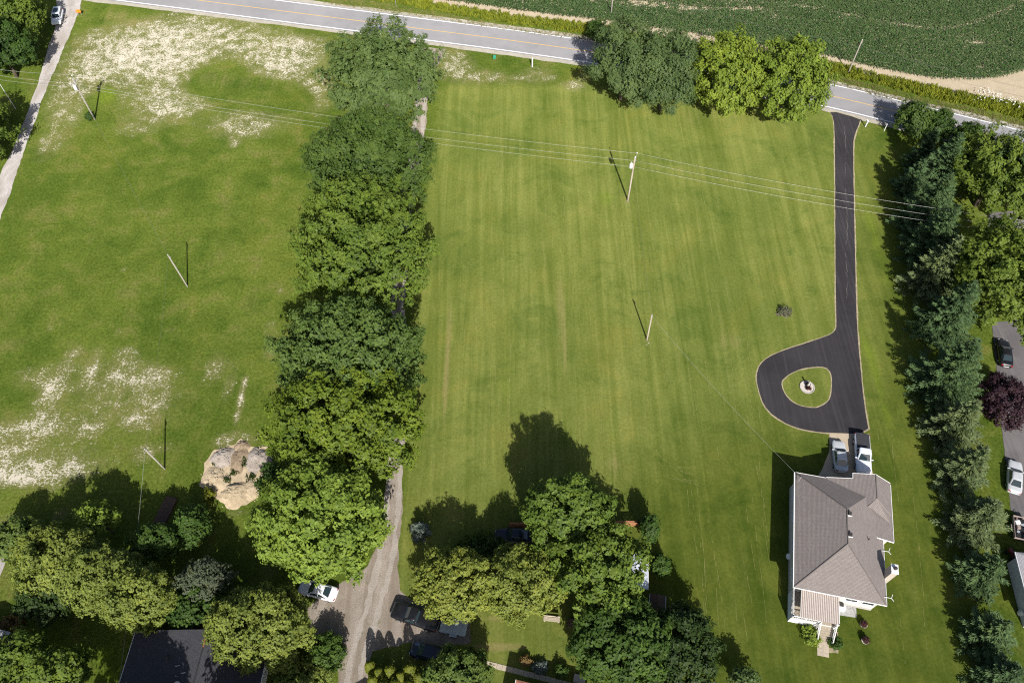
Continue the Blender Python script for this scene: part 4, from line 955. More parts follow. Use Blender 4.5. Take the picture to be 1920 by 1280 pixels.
pile('grey stone pile nearest the trees', (-33.20, 45.40), M_greypile, 1.55, 2.0, 1.15, -.2, 4)
pile('beige sand pile on the left of the heaps', (-38.33, 42.54), M_sandpile, 1.75, 1.9, 1.0, .4, 5)
pile('large beige sand pile at the front of the heaps', (-35.32, 40.49), M_sandpile, 2.0, 1.7, 1.15, 0, 6)
pile('beige sand pile at the right front beside the lime tree', (-33.14, 41.21), M_sandpile, 1.3, 1.5, .7, 0, 7)
blades('pile_weeds', np.array([(-35.95, 43.73), (-35.84, 43.88), (-34.89, 45.09), (-34.90, 44.79), (-33.64, 42.83), (-33.54, 43.06), (-36.72, 42.39), (-36.57, 42.69), (-34.20, 42.54), (-36.13, 43.58), (-34.93, 44.56), (-38.76, 44.64)] * 5) + np.random.default_rng(2).normal(0, .22, (60, 2)), .2, .7, 8, .06, .12, M_dark_weed, 8, 'green weeds sprouting between the sand piles', 'weeds')

# ------------------------------------------------------------------ main house
def shingle(name, c0, c1, course=.145):
    b = NB(name)
    uv = b.n('ShaderNodeUVMap').outputs[0]
    br = b.n('ShaderNodeTexBrick'); b.l(uv, br.inputs['Vector'])
    br.inputs['Color1'].default_value = (*c0, 1); br.inputs['Color2'].default_value = (*c1, 1); br.inputs['Mortar'].default_value = (*[x * .35 for x in c0], 1)
    br.inputs['Scale'].default_value = 1.0; br.inputs['Mortar Size'].default_value = .016; br.inputs['Brick Width'].default_value = .34; br.inputs['Row Height'].default_value = course
    p = b.pos(); n = b.noise(p, .5, 5, .65); n2 = b.noise(p, 6, 4, .7)
    c = b.mix(b.math('MULTIPLY', b.ramp(n, .35, .7), .45), br.outputs[0], tuple(x * .8 for x in c0))
    c = b.mix(.35, c, b.mix(n2, tuple(x * .6 for x in c0), tuple(x * 1.35 for x in c1)))
    sep = b.n('ShaderNodeSeparateXYZ'); b.l(uv, sep.inputs[0])
    saw = b.math('FRACT', b.math('DIVIDE', sep.outputs[1], course))
    b.bump(b.math('ADD', b.math('MULTIPLY', saw, -1.0), b.math('MULTIPLY', n2, .5)), .8, .03)
    if 'Diffuse Roughness' in b.b.inputs: b.b.inputs['Diffuse Roughness'].default_value = 0.0
    return b.done(c, .95, 0, .02)
def roof_obj(name, planes, mat, parent, thick=.14):
    me = bpy.data.meshes.new(name); bm = bmesh.new(); ul = bm.loops.layers.uv.new('UVMap')
    for pl in planes:
        P = [Vector(p) for p in pl]
        nrm = Vector((0, 0, 0))
        for i in range(len(P)): nrm += P[i].cross(P[(i + 1) % len(P)])
        if nrm.z < 0: P.reverse(); nrm = -nrm
        nrm.normalize(); hz = Vector((-nrm.y, nrm.x, 0)).normalized() if abs(nrm.z) < .999 else Vector((1, 0, 0)); up = nrm.cross(hz)
        n = len(P); tv = [bm.verts.new(p) for p in P]; bv = [bm.verts.new(p - Vector((0, 0, thick))) for p in P]
        fs = [bm.faces.new(tv), bm.faces.new(bv[::-1])] + [bm.faces.new((tv[i], bv[i], bv[(i + 1) % n], tv[(i + 1) % n])) for i in range(n)]
        for f in fs:
            for l in f.loops: l[ul].uv = (l.vert.co.dot(hz), l.vert.co.dot(up))
    bm.to_mesh(me); bm.free()
    return link_mesh(name, me, mat, parent)
def siding(name, col, pitch=.2):
    b = NB(name); p = b.pos(obj=True); sep = b.n('ShaderNodeSeparateXYZ'); b.l(p, sep.inputs[0])
    saw = b.math('FRACT', b.math('DIVIDE', sep.outputs[2], pitch)); n = b.noise(p, 1.5, 4, .6)
    c = b.mix(b.ramp(n, .4, .75), col, tuple(x * .9 for x in col))
    b.bump(saw, .8, .02)
    return b.done(c, .6, 0, .3)
M_shingle = shingle('brown asphalt shingles', (.222, .192, .180), (.302, .268, .252))
M_siding = siding('cream vinyl siding', (.62, .59, .53))
M_trim = simple('white painted trim', (.80, .80, .79), .5, .06)
M_glass = NB('dark window glass').done((.02, .03, .04), .06, 0, .6)
M_found = simple('concrete foundation', (.42, .40, .37), .9, .15)
M_deck = simple('tan deck boards', (.45, .39, .30), .8, .2, 6.0)
M_brown_metal = simple('rose brown awning paint', (.36, .29, .26), .5, .12)
M_awn = simple('faded cream awning paint', (.62, .57, .52), .6, .08)
M_vent = simple('dark roof vent metal', (.05, .045, .045), .5, .2)
M_brick_ch = siding('beige chimney siding', (.50, .44, .37), .22)
house = empty('brown_roofed_house', (HOUSE_O[0], HOUSE_O[1], 0), -R(11.7))
tag(house, 'bungalow with brown hipped roof, striped rear awning and chimney', 'house')
EZ = 3.75; SL = .60; WU = 10.3; LV = 14.55; RU = WU / 2; RZ = EZ + SL * RU
w = MB(); w.prism([(.45, .45), (WU - .45, .45), (WU - .45, LV - .45), (.45, LV - .45)], .45, EZ + .02); w.prism([(WU - 1.2, 8.1), (11.1, 8.1), (11.1, 15.0), (7.0, 15.0), (7.0, 14.0), (WU - 1.2, 14.0)], .03, 3.68)
wall = w.build('wall', M_siding, house)
MB().prism([(.42, .42), (WU - .42, .42), (WU - .42, LV - .42), (.42, LV - .42)], 0, .45).build('foundation', M_found, house)
roof = roof_obj('roof', [[(0, 0, EZ), (WU, 0, EZ), (RU, RU, RZ)], [(WU, 0, EZ), (WU, LV, EZ), (RU, LV - RU, RZ), (RU, RU, RZ)], [(WU, LV, EZ), (0, LV, EZ), (RU, LV - RU, RZ)], [(0, LV, EZ), (0, 0, EZ), (RU, RU, RZ), (RU, LV - RU, RZ)]], M_shingle, house)
P1_, P2_ = (11.5, 9.6, 3.87), (8.2, 11.1, 5.03)
roof_obj('wing_roof', [[(3.8, 14.62, 3.82), (6.7, 14.62, 4.73), (6.7, 15.35, 4.73), (9.2, 15.35, 5.45), (9.2, 12.2, 5.45), (3.8, 7.0, 3.82)], [(9.2, 15.35, 5.45), (11.5, 15.35, 3.87), (11.5, 11.0, 3.87), (9.2, 12.2, 5.45)], [(9.2, 12.2, 5.45), (11.5, 11.0, 3.87), P1_, P2_], [(9.35, 7.75, 4.33), (11.5, 7.75, 3.80), (11.5, 11.05, 3.80), (9.35, 11.05, 4.33)]], M_shingle, house, .10)
MB().add([(6.9, 15.1, 3.6), (11.3, 15.1, 3.6), (9.2, 15.1, 5.28), (6.9, 15.1, 4.6), (6.9, 14.95, 3.6), (11.3, 14.95, 3.6), (9.2, 14.95, 5.28), (6.9, 14.95, 4.6)], [(0, 1, 2, 3), (7, 6, 5, 4), (0, 4, 5, 1), (1, 5, 6, 2), (2, 6, 7, 3), (3, 7, 4, 0)]).build('gable_wall', M_siding, house)
def edge_board(a, b, h=.17, t=.05, name='fascia', mat=None, parent=house):
    d = Vector(b) - Vector(a); L = d.length; m = (Vector(a) + Vector(b)) / 2
    n = Vector((-d.y, d.x, 0)).normalized() * t / 2
    A, B = Vector(a), Vector(b); up = Vector((0, 0, h))
    vs = [A - n, B - n, B + n, A + n]; vs = [v - up * .82 for v in vs] + [v + up * .18 for v in vs]
    return MB().add(vs, [(3, 2, 1, 0), (4, 5, 6, 7), (0, 1, 5, 4), (1, 2, 6, 5), (2, 3, 7, 6), (3, 0, 4, 7)]).build(name, mat or M_trim, parent)
o_ = .03
edge_board((-o_, -.05, EZ), (-o_, LV + .05, EZ), name='gutter', t=.11); edge_board((0, -o_, EZ), (WU, -o_, EZ)); edge_board((WU + o_, -.05, EZ), (WU + o_, 7.7, EZ)); edge_board((0, LV + o_, EZ), (3.8, LV + o_, EZ))
edge_board((3.8, 14.65, 3.82), (6.7, 14.65, 4.73)); edge_board((6.7, 14.65, 4.73), (6.7, 15.38, 4.73)); edge_board((6.7, 15.38, 4.73), (9.2, 15.38, 5.45)); edge_board((9.2, 15.38, 5.45), (11.5, 15.38, 3.87)); edge_board((11.53, 15.2, 3.85), (11.53, 7.72, 3.80)); edge_board((9.35, 7.72, 4.33), (11.53, 7.72, 3.80))
# ridge caps
for a, b in (((0, 0, EZ), (RU, RU, RZ)), ((WU, 0, EZ), (RU, RU, RZ)), ((0, LV, EZ), (RU, LV - RU, RZ)), ((RU, RU, RZ), (RU, LV - RU, RZ)), ((9.2, 15.35, 5.45), (9.2, 12.2, 5.45))):
    MB().tube([(a[0], a[1], a[2] - .02), (b[0], b[1], b[2] - .02)], .075, 6).build('ridge_cap', M_shingle, roof)
for v_ in (6.3, 8.9):
    q = MB().box((RU + .28, v_, RZ + .08), (.42, .5, .30), 0, .8).build('roof_vent', M_vent, roof); MB().box((RU + .30, v_ - .27, RZ - .02), (.5, .06, .16)).build('vent_flashing', M_trim, q)
MB().tube([(8.1, 6.9, EZ + SL * 2.0), (8.1, 6.9, EZ + SL * 2.2 + .4)], .06, 8).build('vent_pipe', M_vent, roof)
ch = MB().prism([(WU - .12, 3.05), (WU + .55, 3.05), (WU + .55, 4.05), (WU - .12, 4.05)], 0, 6.0).build('chimney', M_brick_ch, house)
MB().prism([(WU - .18, 2.99), (WU + .61, 2.99), (WU + .61, 4.11), (WU - .18, 4.11)], 6.0, 6.09).build('chimney_cap', M_trim, ch)
MB().lathe([(.16, 0), (.16, .25), (.21, .28), (.21, .34), (.05, .4)], (WU + .2, 3.55, 6.09), 12).build('flue', M_vent, ch)
for v_, l in ((6.4, .55), (.9, .6)):
    MB().tube([(WU - .3, v_, EZ + .15), (WU + .45, v_ - .05, EZ + .3), (WU + .62, v_ + .42, EZ + .32)], .035, 6).tube([(WU + .45, v_ - .05, EZ + .3), (WU + .7, v_ - .35, EZ + .3)], .035, 6).build('eave_bracket', M_trim, house)
dish = MB().lathe([(.02, 0), (.2, .03), (.36, .12), (.36, .14), (.2, .06), (.02, .03)], (0, 0, 0), 16).build('satellite_dish', M_trans, house, True); dish.location = (-.18, 4.1, 2.4); dish.rotation_euler = (0, -1.1, .4)
MB().tube([(.4, 4.1, 2.2), (-.15, 4.1, 2.4)], .03, 6).build('dish_arm', M_metal, house)
MB().tube([(.2, 14.0, EZ + .15), (.5, 13.6, EZ + .9), (.75, 13.9, EZ + .35)], .035, 6).tube([(.5, 13.6, EZ + .9), (.35, 13.2, EZ + .4)], .03, 6).build('service_mast', M_metal, house)
def window(parent, c, wd, ht, axis, out, name='window'):
    """axis 'u' for a wall facing along v, 'v' for a wall facing along u"""
    f = MB()
    if axis == 'u':
        f.box((c[0], c[1], c[2]), (wd + .16, .07, ht + .16)); o = f.build(name, M_trim, parent)
        for k in (-1, 1): MB().box((c[0] + k * wd / 4, c[1] + out * .03, c[2]), (wd / 2 - .05, .05, ht - .04)).build('pane', M_glass, o)
        MB().box((c[0], c[1] + out * .06, c[2] - ht / 2 - .1), (wd + .26, .16, .05)).build('sill', M_trim, o)
    else:
        f.box((c[0], c[1], c[2]), (.07, wd + .16, ht + .16)); o = f.build(name, M_trim, parent)
        for k in (-1, 1): MB().box((c[0] + out * .03, c[1] + k * wd / 4, c[2]), (.05, wd / 2 - .05, ht - .04)).build('pane', M_glass, o)
        MB().box((c[0] + out * .06, c[1], c[2] - ht / 2 - .1), (.16, wd + .26, .05)).build('sill', M_trim, o)
    return o
for v_ in (2.2, 5.8, 9.6, 12.2): window(house, (.44, v_, 2.35), 1.4, 1.1, 'v', -1)
for u_ in (7.0, 8.9): window(house, (u_, .44, 2.35), 1.3, 1.1, 'u', -1)
for v_ in (5.2, 1.8): window(house, (WU - .44, v_, 2.35), 1.2, 1.1, 'v', 1)
MB().box((2.2, .42, 2.5), (1.7, .08, 2.1)).build('patio_door', M_glass, house)
# rear deck, stairs and striped awning (fixed to the house)
DZ = 1.4
deck = MB().prism([(.35, -2.85), (5.55, -2.85), (5.55, .44), (.35, .44)], DZ - .22, DZ - .05).build('deck', M_trim, house)
for k in range(18):
    MB().box((.5 + k * .29, -1.2, DZ - .02), (.27, 3.22, .05)).build('deck_board', M_deck, deck)
MB().prism([(.4, -2.8), (5.5, -2.8), (5.5, -2.72), (.4, -2.72)], .0, DZ - .22).build('deck_skirt', M_trim, deck)
MB().prism([(.4, -2.72), (.48, -2.72), (.48, .42), (.4, .42)], .0, DZ - .22).build('deck_skirt', M_trim, deck)
def railing(a, b, z0a, z0b, parent, posts=2):
    A, B = Vector((*a, z0a)), Vector((*b, z0b)); d = B - A; L = d.length
    r_ = MB().tube([A + Vector((0, 0, .95)), B + Vector((0, 0, .95))], .055, 6).tube([A + Vector((0, 0, .14)), B + Vector((0, 0, .14))], .04, 6).build('railing', M_trim, parent)
    n = max(3, int(L / .16))
    for i in range(n + 1):
        p = A + d * i / n
        big = i % max(1, n // posts) == 0 or i == n
        MB().box((p.x, p.y, p.z + .52), (.10 if big else .035, .10 if big else .035, 1.04 if big else .82)).build('post' if big else 'baluster', M_trim, r_)
railing((.42, .3), (.42, -2.78), DZ, DZ, deck, 2); railing((.42, -2.78), (3.5, -2.78), DZ, DZ, deck, 2); railing((5.25, -2.78), (5.5, -2.78), DZ, DZ, deck, 1); railing((5.5, -2.78), (5.5, .3), DZ, DZ, deck, 2)
stairs = MB().prism([(3.55, -4.35), (3.63, -4.35), (3.63, -2.86), (3.55, -2.86)], .0, .25).prism([(5.17, -4.35), (5.25, -4.35), (5.25, -2.86), (5.17, -2.86)], 0, .25).build('stair_stringer', M_trim, deck)
for k in range(7):
    zz = DZ - .03 - (k + 1) * .175; MB().box((4.4, -2.99 - k * .225, zz), (1.62, .245, .06)).build('stair_tread', M_deck, deck); MB().box((4.4, -2.88 - k * .225, zz - .06), (1.6, .03, .12)).build('stair_riser', M_trim, deck)
railing((3.52, -2.86), (3.50, -4.45), DZ, .12, deck, 1); railing((5.30, -2.86), (5.22, -4.45), DZ, .12, deck, 1)
aw = MB()
for q in (.98, 5.2): aw.tube([(q, .3, 3.36), (q, -2.95, 2.86)], .04, 4)
aw.tube([(.95, -2.85, 2.83), (5.23, -2.85, 2.83)], .05, 6)
for q in (1.0, 5.2): aw.tube([(q, -2.8, DZ), (q, -2.8, 2.85)], .05, 6)
awn = aw.build('awning_frame', M_trim, house)
for k in range(21):
    u0 = .95 + k * .2035
    vs = []
    for vv, zz in ((.38, 3.46), (-2.98, 2.90)):
        vs += [(u0, vv, zz), (u0 + .025, vv, zz + .05), (u0 + .085, vv, zz + .05), (u0 + .11, vv, zz)]
    MB().add(vs + [(a, b, c - .02) for a, b, c in vs], [(0, 1, 5, 4), (1, 2, 6, 5), (2, 3, 7, 6), (12, 13, 9, 8), (13, 14, 10, 9), (14, 15, 11, 10), (0, 4, 12, 8), (3, 11, 15, 7)]).build('awning_rib', M_awn, awn)
    vs = [(u0 + .11, .38, 3.455), (u0 + .2035, .38, 3.455), (u0 + .2035, -2.98, 2.895), (u0 + .11, -2.98, 2.895)]
    MB().slab(vs, .02).build('awning_panel', M_brown_metal, awn)
hl = lambda u, v: (HOUSE_O[0] + u * math.cos(R(11.7)) + v * math.sin(R(11.7)), HOUSE_O[1] - u * math.sin(R(11.7)) + v * math.cos(R(11.7)))
# ground by the house
tag(sheet('gravel_slab', [hl(5.6, -.9), hl(8.3, -.75), hl(8.25, .4), hl(5.6, .4)], .03, simple('grey gravel slab', (.42, .42, .41), .95, .25, 5.0, bump=.5), .02), kind='structure')
walk = empty('garden_path', (*hl(4.4, -5.0), 0), -R(11.7)); tag(walk, 'short path of beige paving slabs at the foot of the deck stairs', 'path')
M_slab = simple('beige paving slab', (.50, .43, .34), .9, .15, 3.0)
for k in range(4):
    for j in range(2): MB().box((-.33 + j * .66, .52 - k * .42, .03), (.64, .40, .05)).build('paving_slab', M_slab, walk)
tag(sheet('planting_edge', ragged([hl(5.3, -2.9), hl(6.1, -2.9), hl(6.15, -5.3), hl(5.0, -5.4), hl(5.0, -4.9), hl(5.5, -4.8)], .3, .05, 30), .01, M_edge), kind='structure')
rx_ = random.Random(9)
for lab, (u_, v_), mt in (('tall grassy plant left of the deck stairs', (2.9, -3.7), 'maple_lime'), ('grassy plant right of the deck stairs', (5.7, -4.4), 'hedge'), ('leafy plant at the lower left of the deck stairs', (3.1, -4.5), 'maple_lime')):
    x, y = hl(u_, v_); tree('garden_plant', lab, 'plant', x, y, .55, .65, .5, .5, mt, lobes=14, clusters=14, leaves=5, leaf=.26, rough=.4)
# covered grill by the south wall
g_ = empty('covered_grill', (*hl(6.3, -.15), 0), -R(11.7)); tag(g_, 'white covered grill on the gravel slab beside the awning', 'grill')
MB().box((0, 0, .5), (1.15, .6, .9), 0, .9).build('cover', M_porc, g_, bevel=.08); MB().box((-.1, .25, .98), (.7, .5, .28), 0, .8).build('lid', M_vent, g_, bevel=.05)
MB().box((-.45, 0, .04), (.08, .5, .08)).build('leg', M_vent, g_); MB().box((.45, 0, .04), (.08, .5, .08)).build('leg', M_vent, g_)

# ------------------------------------------------------------------ vehicles
M_tyre = simple('tyre rubber', (.02, .02, .02), .85, .2)
M_rim = simple('alloy rim', (.5, .5, .52), .35, .1, 4, .7, .5)
M_cglass = NB('car glass').done((.025, .045, .055), .04, 0, .9)
M_lamp = NB('headlamp glass').done((.38, .40, .42), .08, 0, .6)
M_red = NB('tail lamp red').done((.35, .012, .015), .15, 0, .6)
M_black = simple('black plastic trim', (.025, .025, .027), .6, .2)
def loft(sections):
    vs, fs = [], []; n = len(sections[0])
    for s in sections: vs += s
    for i in range(len(sections) - 1):
        for k in range(n):
            k2 = (k + 1) % n; fs.append((i * n + k, i * n + k2, (i + 1) * n + k2, (i + 1) * n + k))
    fs += [tuple(range(n)), tuple(range(len(vs) - 1, len(vs) - n - 1, -1))]
    return MB().add(vs, fs)
def car(label, cat, pose, col, kind='sedan', L=4.7, W=1.8, H=1.45, name=None, roof_mat=None, tonneau=None):
    x, y, rz = pose
    c = empty(name or {'sedan': 'parked_car', 'suv': 'parked_off_roader', 'pickup': 'pickup_truck', 'van': 'parked_van'}[kind], (x, y, .035), rz); tag(c, label, cat)
    hw, hl_ = W / 2, L / 2
    if kind == 'sedan': prof = [(-1, .74, .62, .34), (-.975, .86, .84, .28), (-.88, .94, .93, .24), (-.6, 1, .95, .20), (-.3, 1, .93, .19), (.2, 1, .91, .19), (.42, .99, .89, .19), (.7, .97, .80, .20), (.9, .90, .70, .24), (.975, .80, .60, .28), (1, .66, .48, .34)]
    elif kind == 'suv': prof = [(-1, .86, .80, .42), (-.98, .93, 1.0, .36), (-.85, 1, 1.08, .30), (-.3, 1, 1.08, .28), (.3, 1, 1.07, .28), (.5, 1, 1.06, .28), (.85, .97, 1.0, .32), (.97, .92, .92, .36), (1, .84, .72, .42)]
    elif kind == 'van': prof = [(-1, .86, .80, .34), (-.98, .93, .98, .30), (-.85, 1, 1.0, .24), (0, 1, 1.0, .22), (.5, 1, .98, .22), (.75, .97, .9, .22), (.93, .9, .74, .26), (1, .74, .55, .34)]
    else: prof = [(-1, .90, .95, .50), (-.985, .94, 1.10, .45), (-.9, .97, 1.14, .40), (-.5, .98, 1.14, .36), (-.1, .98, 1.13, .36), (.45, .98, 1.12, .36), (.55, .98, 1.12, .36), (.85, .96, 1.06, .38), (.96, .92, .96, .42), (1, .82, .74, .48)]
    secs = []
    for t, wf, zt, zb in prof:
        yy = t * hl_; w_ = hw * wf; half = [(0, zt + .015), (w_ * .55, zt + .008), (w_ * .84, zt - .02), (w_ * .95, zt - .09), (w_, zt - .28 * (zt - zb)), (w_ * .985, zb + .3 * (zt - zb)), (w_ * .93, zb + .05), (w_ * .8, zb)]
        ring_ = [(px, yy, pz) for px, pz in half] + [(-px, yy, pz) for px, pz in half[::-1]][:-1]
        secs.append(ring_)
    body = loft(secs).build('body', col, c, True)
    for p in body.data.polygons: p.use_smooth = True
    zb_ = {'sedan': .90, 'suv': 1.05, 'pickup': 1.10, 'van': .97}[kind]
    b0, b1, r0, r1, bw, rw = {'sedan': (-.72, .42, -.36, .10, .90, .66), 'suv': (-.96, .42, -.90, .22, .92, .78), 'pickup': (-.16, .44, -.10, .20, .90, .74), 'van': (-.97, .62, -.88, .28, .93, .76)}[kind]
    b0, b1, r0, r1, bw, rw = b0 * hl_, b1 * hl_, r0 * hl_, r1 * hl_, bw * hw, rw * hw
    Hh = H
    def ringc(z, y0, y1, w_, rnd_=.1):
        return [(-w_ + rnd_, y0, z), (w_ - rnd_, y0, z), (w_, y0 + rnd_ * 1.5, z), (w_, y1 - rnd_ * 1.5, z), (w_ - rnd_, y1, z), (-w_ + rnd_, y1, z), (-w_, y1 - rnd_ * 1.5, z), (-w_, y0 + rnd_ * 1.5, z)]
    cab = loft([ringc(zb_ - .04, b0, b1, bw), ringc(Hh - .06, r0, r1, rw), ringc(Hh - .015, r0 + .08, r1 - .1, rw - .07), ringc(Hh, r0 + .25, r1 - .3, rw - .2)]).build('cabin', roof_mat or col, c, True)
    def lerp3(a, b, t): return tuple(p + (q - p) * t for p, q in zip(a, b))
    def pane(name_, a, b, cc, d, out, i0=.1, i1=.12, s0=.08, s1=.08):
        # a,b lower corners, d,cc upper corners
        A, B, C_, D = (Vector(q) for q in (a, b, cc, d))
        def P(s, t): return (A.lerp(B, s)).lerp(D.lerp(C_, s), t) + Vector(out) * .018
        q = [P(s0, i0), P(1 - s1, i0), P(1 - s1, 1 - i1), P(s0, 1 - i1)]
        MB().add(q + [v - Vector(out) * .03 for v in q], [(0, 1, 2, 3), (7, 6, 5, 4), (0, 4, 5, 1), (1, 5, 6, 2), (2, 6, 7, 3), (3, 7, 4, 0)]).build(name_, M_cglass, c)
    zt_ = Hh - .06; z0 = zb_ - .0
    pane('windshield', (-bw + .1, b1, z0), (bw - .1, b1, z0), (rw - .1, r1, zt_), (-rw + .1, r1, zt_), (0, .6, .8), .06, .05, .05, .05)
    pane('rear_window', (-bw + .1, b0, z0), (bw - .1, b0, z0), (rw - .1, r0, zt_), (-rw + .1, r0, zt_), (0, -.6, .8), .12, .08, .06, .06)
    for sgn in (-1, 1):
        y0a, y1a, y0b, y1b = b0 + .15, b1 - .15, r0 + .15, r1 - .15
        ym, yn = (y0a + y1a) / 2 - .05, (y0b + y1b) / 2 - .02
        for nm, (p, q, r_, s_) in (('side_window', (y0a, ym, yn, y0b)), ('side_window', (ym, y1a, y1b, yn))):
            pane(nm, (sgn * bw, p, z0), (sgn * bw, q, z0), (sgn * rw, r_, zt_), (sgn * rw, s_, zt_), (sgn * .92, 0, .4), .12, .14, .07, .05)
        MB().box((sgn * (hw * .985), b1 - .28, zb_ + .05), (.34, .11, .13)).build('mirror', col, c, bevel=.02)
        lx = {'sedan': .62, 'suv': .74, 'pickup': .74, 'van': .66}[kind]
        zl = {'sedan': .60, 'suv': .80, 'pickup': .82, 'van': .66}[kind]
        MB().box((sgn * hw * lx, hl_ * .945, zl + .02), (.30, .10, .10), -sgn * .30).build('headlight', M_lamp, c, bevel=.03)
        MB().box((sgn * hw * (lx + .06), -hl_ * .962, zl + .16), (.30, .16, .15), sgn * .3).build('tail_light', M_red, c, bevel=.03)
    wr = {'sedan': .32, 'suv': .38, 'pickup': .40, 'van': .34}[kind]
    for sx in (-1, 1):
        for sy in (-.60, .62):
            t = MB(); n = 18; xw = sx * (hw - .10)
            vs = []
            for dx, rr_ in ((-.11, wr * .9), (-.09, wr), (.09, wr), (.11, wr * .9)):
                vs += [(xw + dx, sy * hl_ + rr_ * math.cos(6.283 * k / n), wr + rr_ * math.sin(6.283 * k / n)) for k in range(n)]
            fs = [(i * n + k, i * n + (k + 1) % n, (i + 1) * n + (k + 1) % n, (i + 1) * n + k) for i in range(3) for k in range(n)] + [tuple(range(n)), tuple(range(4 * n - 1, 3 * n - 1, -1))]
            wh = t.add(vs, fs).build('wheel', M_tyre, c, True)
            xr = xw + sx * .105; vs = [(xr + dx, sy * hl_ + wr * .62 * math.cos(6.283 * k / n), wr + wr * .62 * math.sin(6.283 * k / n)) for dx in (0, sx * .02) for k in range(n)]
            MB().add(vs, [tuple(range(n)), tuple(range(2 * n - 1, n - 1, -1))] + [(k, (k + 1) % n, n + (k + 1) % n, n + k) for k in range(n)]).build('rim', M_rim, wh)
    if kind == 'pickup':
        if tonneau: MB().prism([(-hw * .84, -hl_ * .96), (hw * .84, -hl_ * .96), (hw * .84, -hl_ * .17), (-hw * .84, -hl_ * .17)], 1.135, 1.185).build('bed_cover', tonneau, c, bevel=.02)
        MB().box((0, hl_ * .995, .62), (W * .86, .12, .24)).build('bumper', M_rim, c, bevel=.03)
        MB().box((0, -hl_ * 1.0, .62), (W * .86, .12, .2)).build('bumper', M_rim, c, bevel=.03)
    else:
        MB().box((0, hl_ * .985, .44), (W * .62, .08, .16)).build('grille', M_black, c, bevel=.02)
        MB().box((0, -hl_ * .99, .52), (W * .40, .05, .13)).build('number_plate', M_trim, c)
    if kind == 'suv':
        MB().prism([(-.5, -hl_ * .62), (.5, -hl_ * .62), (.5, hl_ * .02), (-.5, hl_ * .02)], H - .005, H + .012).build('sunroof', M_cglass, c)
        for s_ in (-1, 1): MB().tube([(s_ * .62, -hl_ * .82, H + .01), (s_ * .62, hl_ * .1, H + .01)], .025, 6).build('roof_rail', M_black, c)
    return c
P_white = paint('white car paint', (.78, .80, .82), .22); P_silver = paint('silver car paint', (.60, .62, .64), .26, .15); P_black = paint('black car paint', (.010, .010, .012), .22, 0, .2)
P_blue = paint('dark blue car paint', (.012, .020, .045), .22, 0, .25); P_blue2 = paint('navy car paint', (.010, .016, .034), .24, 0, .25); P_pw = paint('pearl white truck paint', (.70, .73, .80), .24)
M_tonneau = simple('dark vinyl cover', (.045, .045, .05), .6, .2)
car('pale blue-white off-roader half under the upper left tree', 'car', (-89.47, 140.59, -2.962), paint('pale blue white car paint', (.84, .88, .92), .22), 'suv', 4.5, 1.85, 1.72)
car('silver sedan on the parking pad beside the white pickup', 'car', (42.72, 45.66, -0.123), P_silver, 'sedan', 4.55, 1.78, 1.45)
car('white pickup with black bed cover parked by the brown-roofed house', 'pickup', (45.71, 45.96, 2.950), P_pw, 'pickup', 5.7, 2.0, 1.85, tonneau=M_tonneau)
car('black car on the right driveway in tree shade', 'car', (69.74, 61.72, -0.219), P_black, 'sedan', 4.7, 1.82, 1.45)
car('silver sedan cut by the right margin on the worn driveway', 'car', (64.48, 42.77, -0.368), P_silver, 'sedan', 4.8, 1.82, 1.45)
car('white sedan under the lime tree at the gravel parking', 'car', (-22.92, 28.26, 1.319), P_white, 'sedan', 4.7, 1.80, 1.45)
car('black pickup half under the olive tree on the gravel', 'pickup', (-11.18, 25.16, 1.249), P_black, 'pickup', 5.7, 2.0, 1.85)
car('dark blue van beside the round tree at the bottom', 'car', (-9.23, 21.14, 1.299), P_blue, 'van', 4.8, 1.85, 1.65)
car('navy car in shade left of the tall green maple', 'car', (0.26, 34.91, 1.555), P_blue2, 'sedan', 4.8, 1.85, 1.5)

# ------------------------------------------------------------------ trailers and yard things
M_alu = simple('pale aluminium sheet', (.50, .55, .60), .45, .1, 3.0, .4, .5)
def trailer(label, pose, L, W, Hh, mat, junk=False):
    x, y, rz = pose; t = empty('utility_trailer', (x, y, 0.02), rz); tag(t, label, 'trailer')
    MB().box((0, 0, .52), (W, L, .1)).build('bed', M_black, t)
    for s in (-1, 1):
        MB().box((s * (W / 2 - .03), 0, .57 + Hh / 2), (.05, L, Hh)).build('side_panel', mat, t)
        wz = MB(); n = 16; vs = [(s * (W / 2 + .1) + dx, -.1 + .3 * math.cos(6.283 * k / n), .3 + .3 * math.sin(6.283 * k / n)) for dx in (-.09, .09) for k in range(n)]
        wz.add(vs, [tuple(range(n)), tuple(range(2 * n - 1, n - 1, -1))] + [(k, (k + 1) % n, n + (k + 1) % n, n + k) for k in range(n)]).build('wheel', M_tyre, t)
        MB().box((s * (W / 2 + .1), -.1, .66), (.26, .8, .04)).build('mudguard', mat, t)
        MB().box((0, s * (L / 2 - .03), .57 + Hh / 2), (W - .1, .05, Hh)).build('end_panel', mat, t)
    MB().tube([(-.4, L / 2, .5), (0, L / 2 + .9, .45), (.4, L / 2, .5)], .04, 6).build('drawbar', M_black, t)
    if not junk:
        MB().box((0, 0, .60 + Hh), (W + .04, L + .04, .06)).build('lid', M_alu, t, bevel=.02)
        for k in (-1, 0, 1): MB().box((0, k * L * .3, .645 + Hh), (W, .05, .03)).build('lid_rib', M_alu, t)
    else:
        r_ = random.Random(5)
        for k in range(9):
            a = .3 + r_.random() * .4
            MB().box((r_.uniform(-W / 2 + .3, W / 2 - .3), r_.uniform(-L / 2 + .4, L / 2 - .4), .6 + a * .35), (a, a * .8, a * .6), r_.uniform(0, 3)).build('scrap', [M_alu, M_porc, M_black, M_brown_metal][k % 4], t, bevel=.03)
    return t
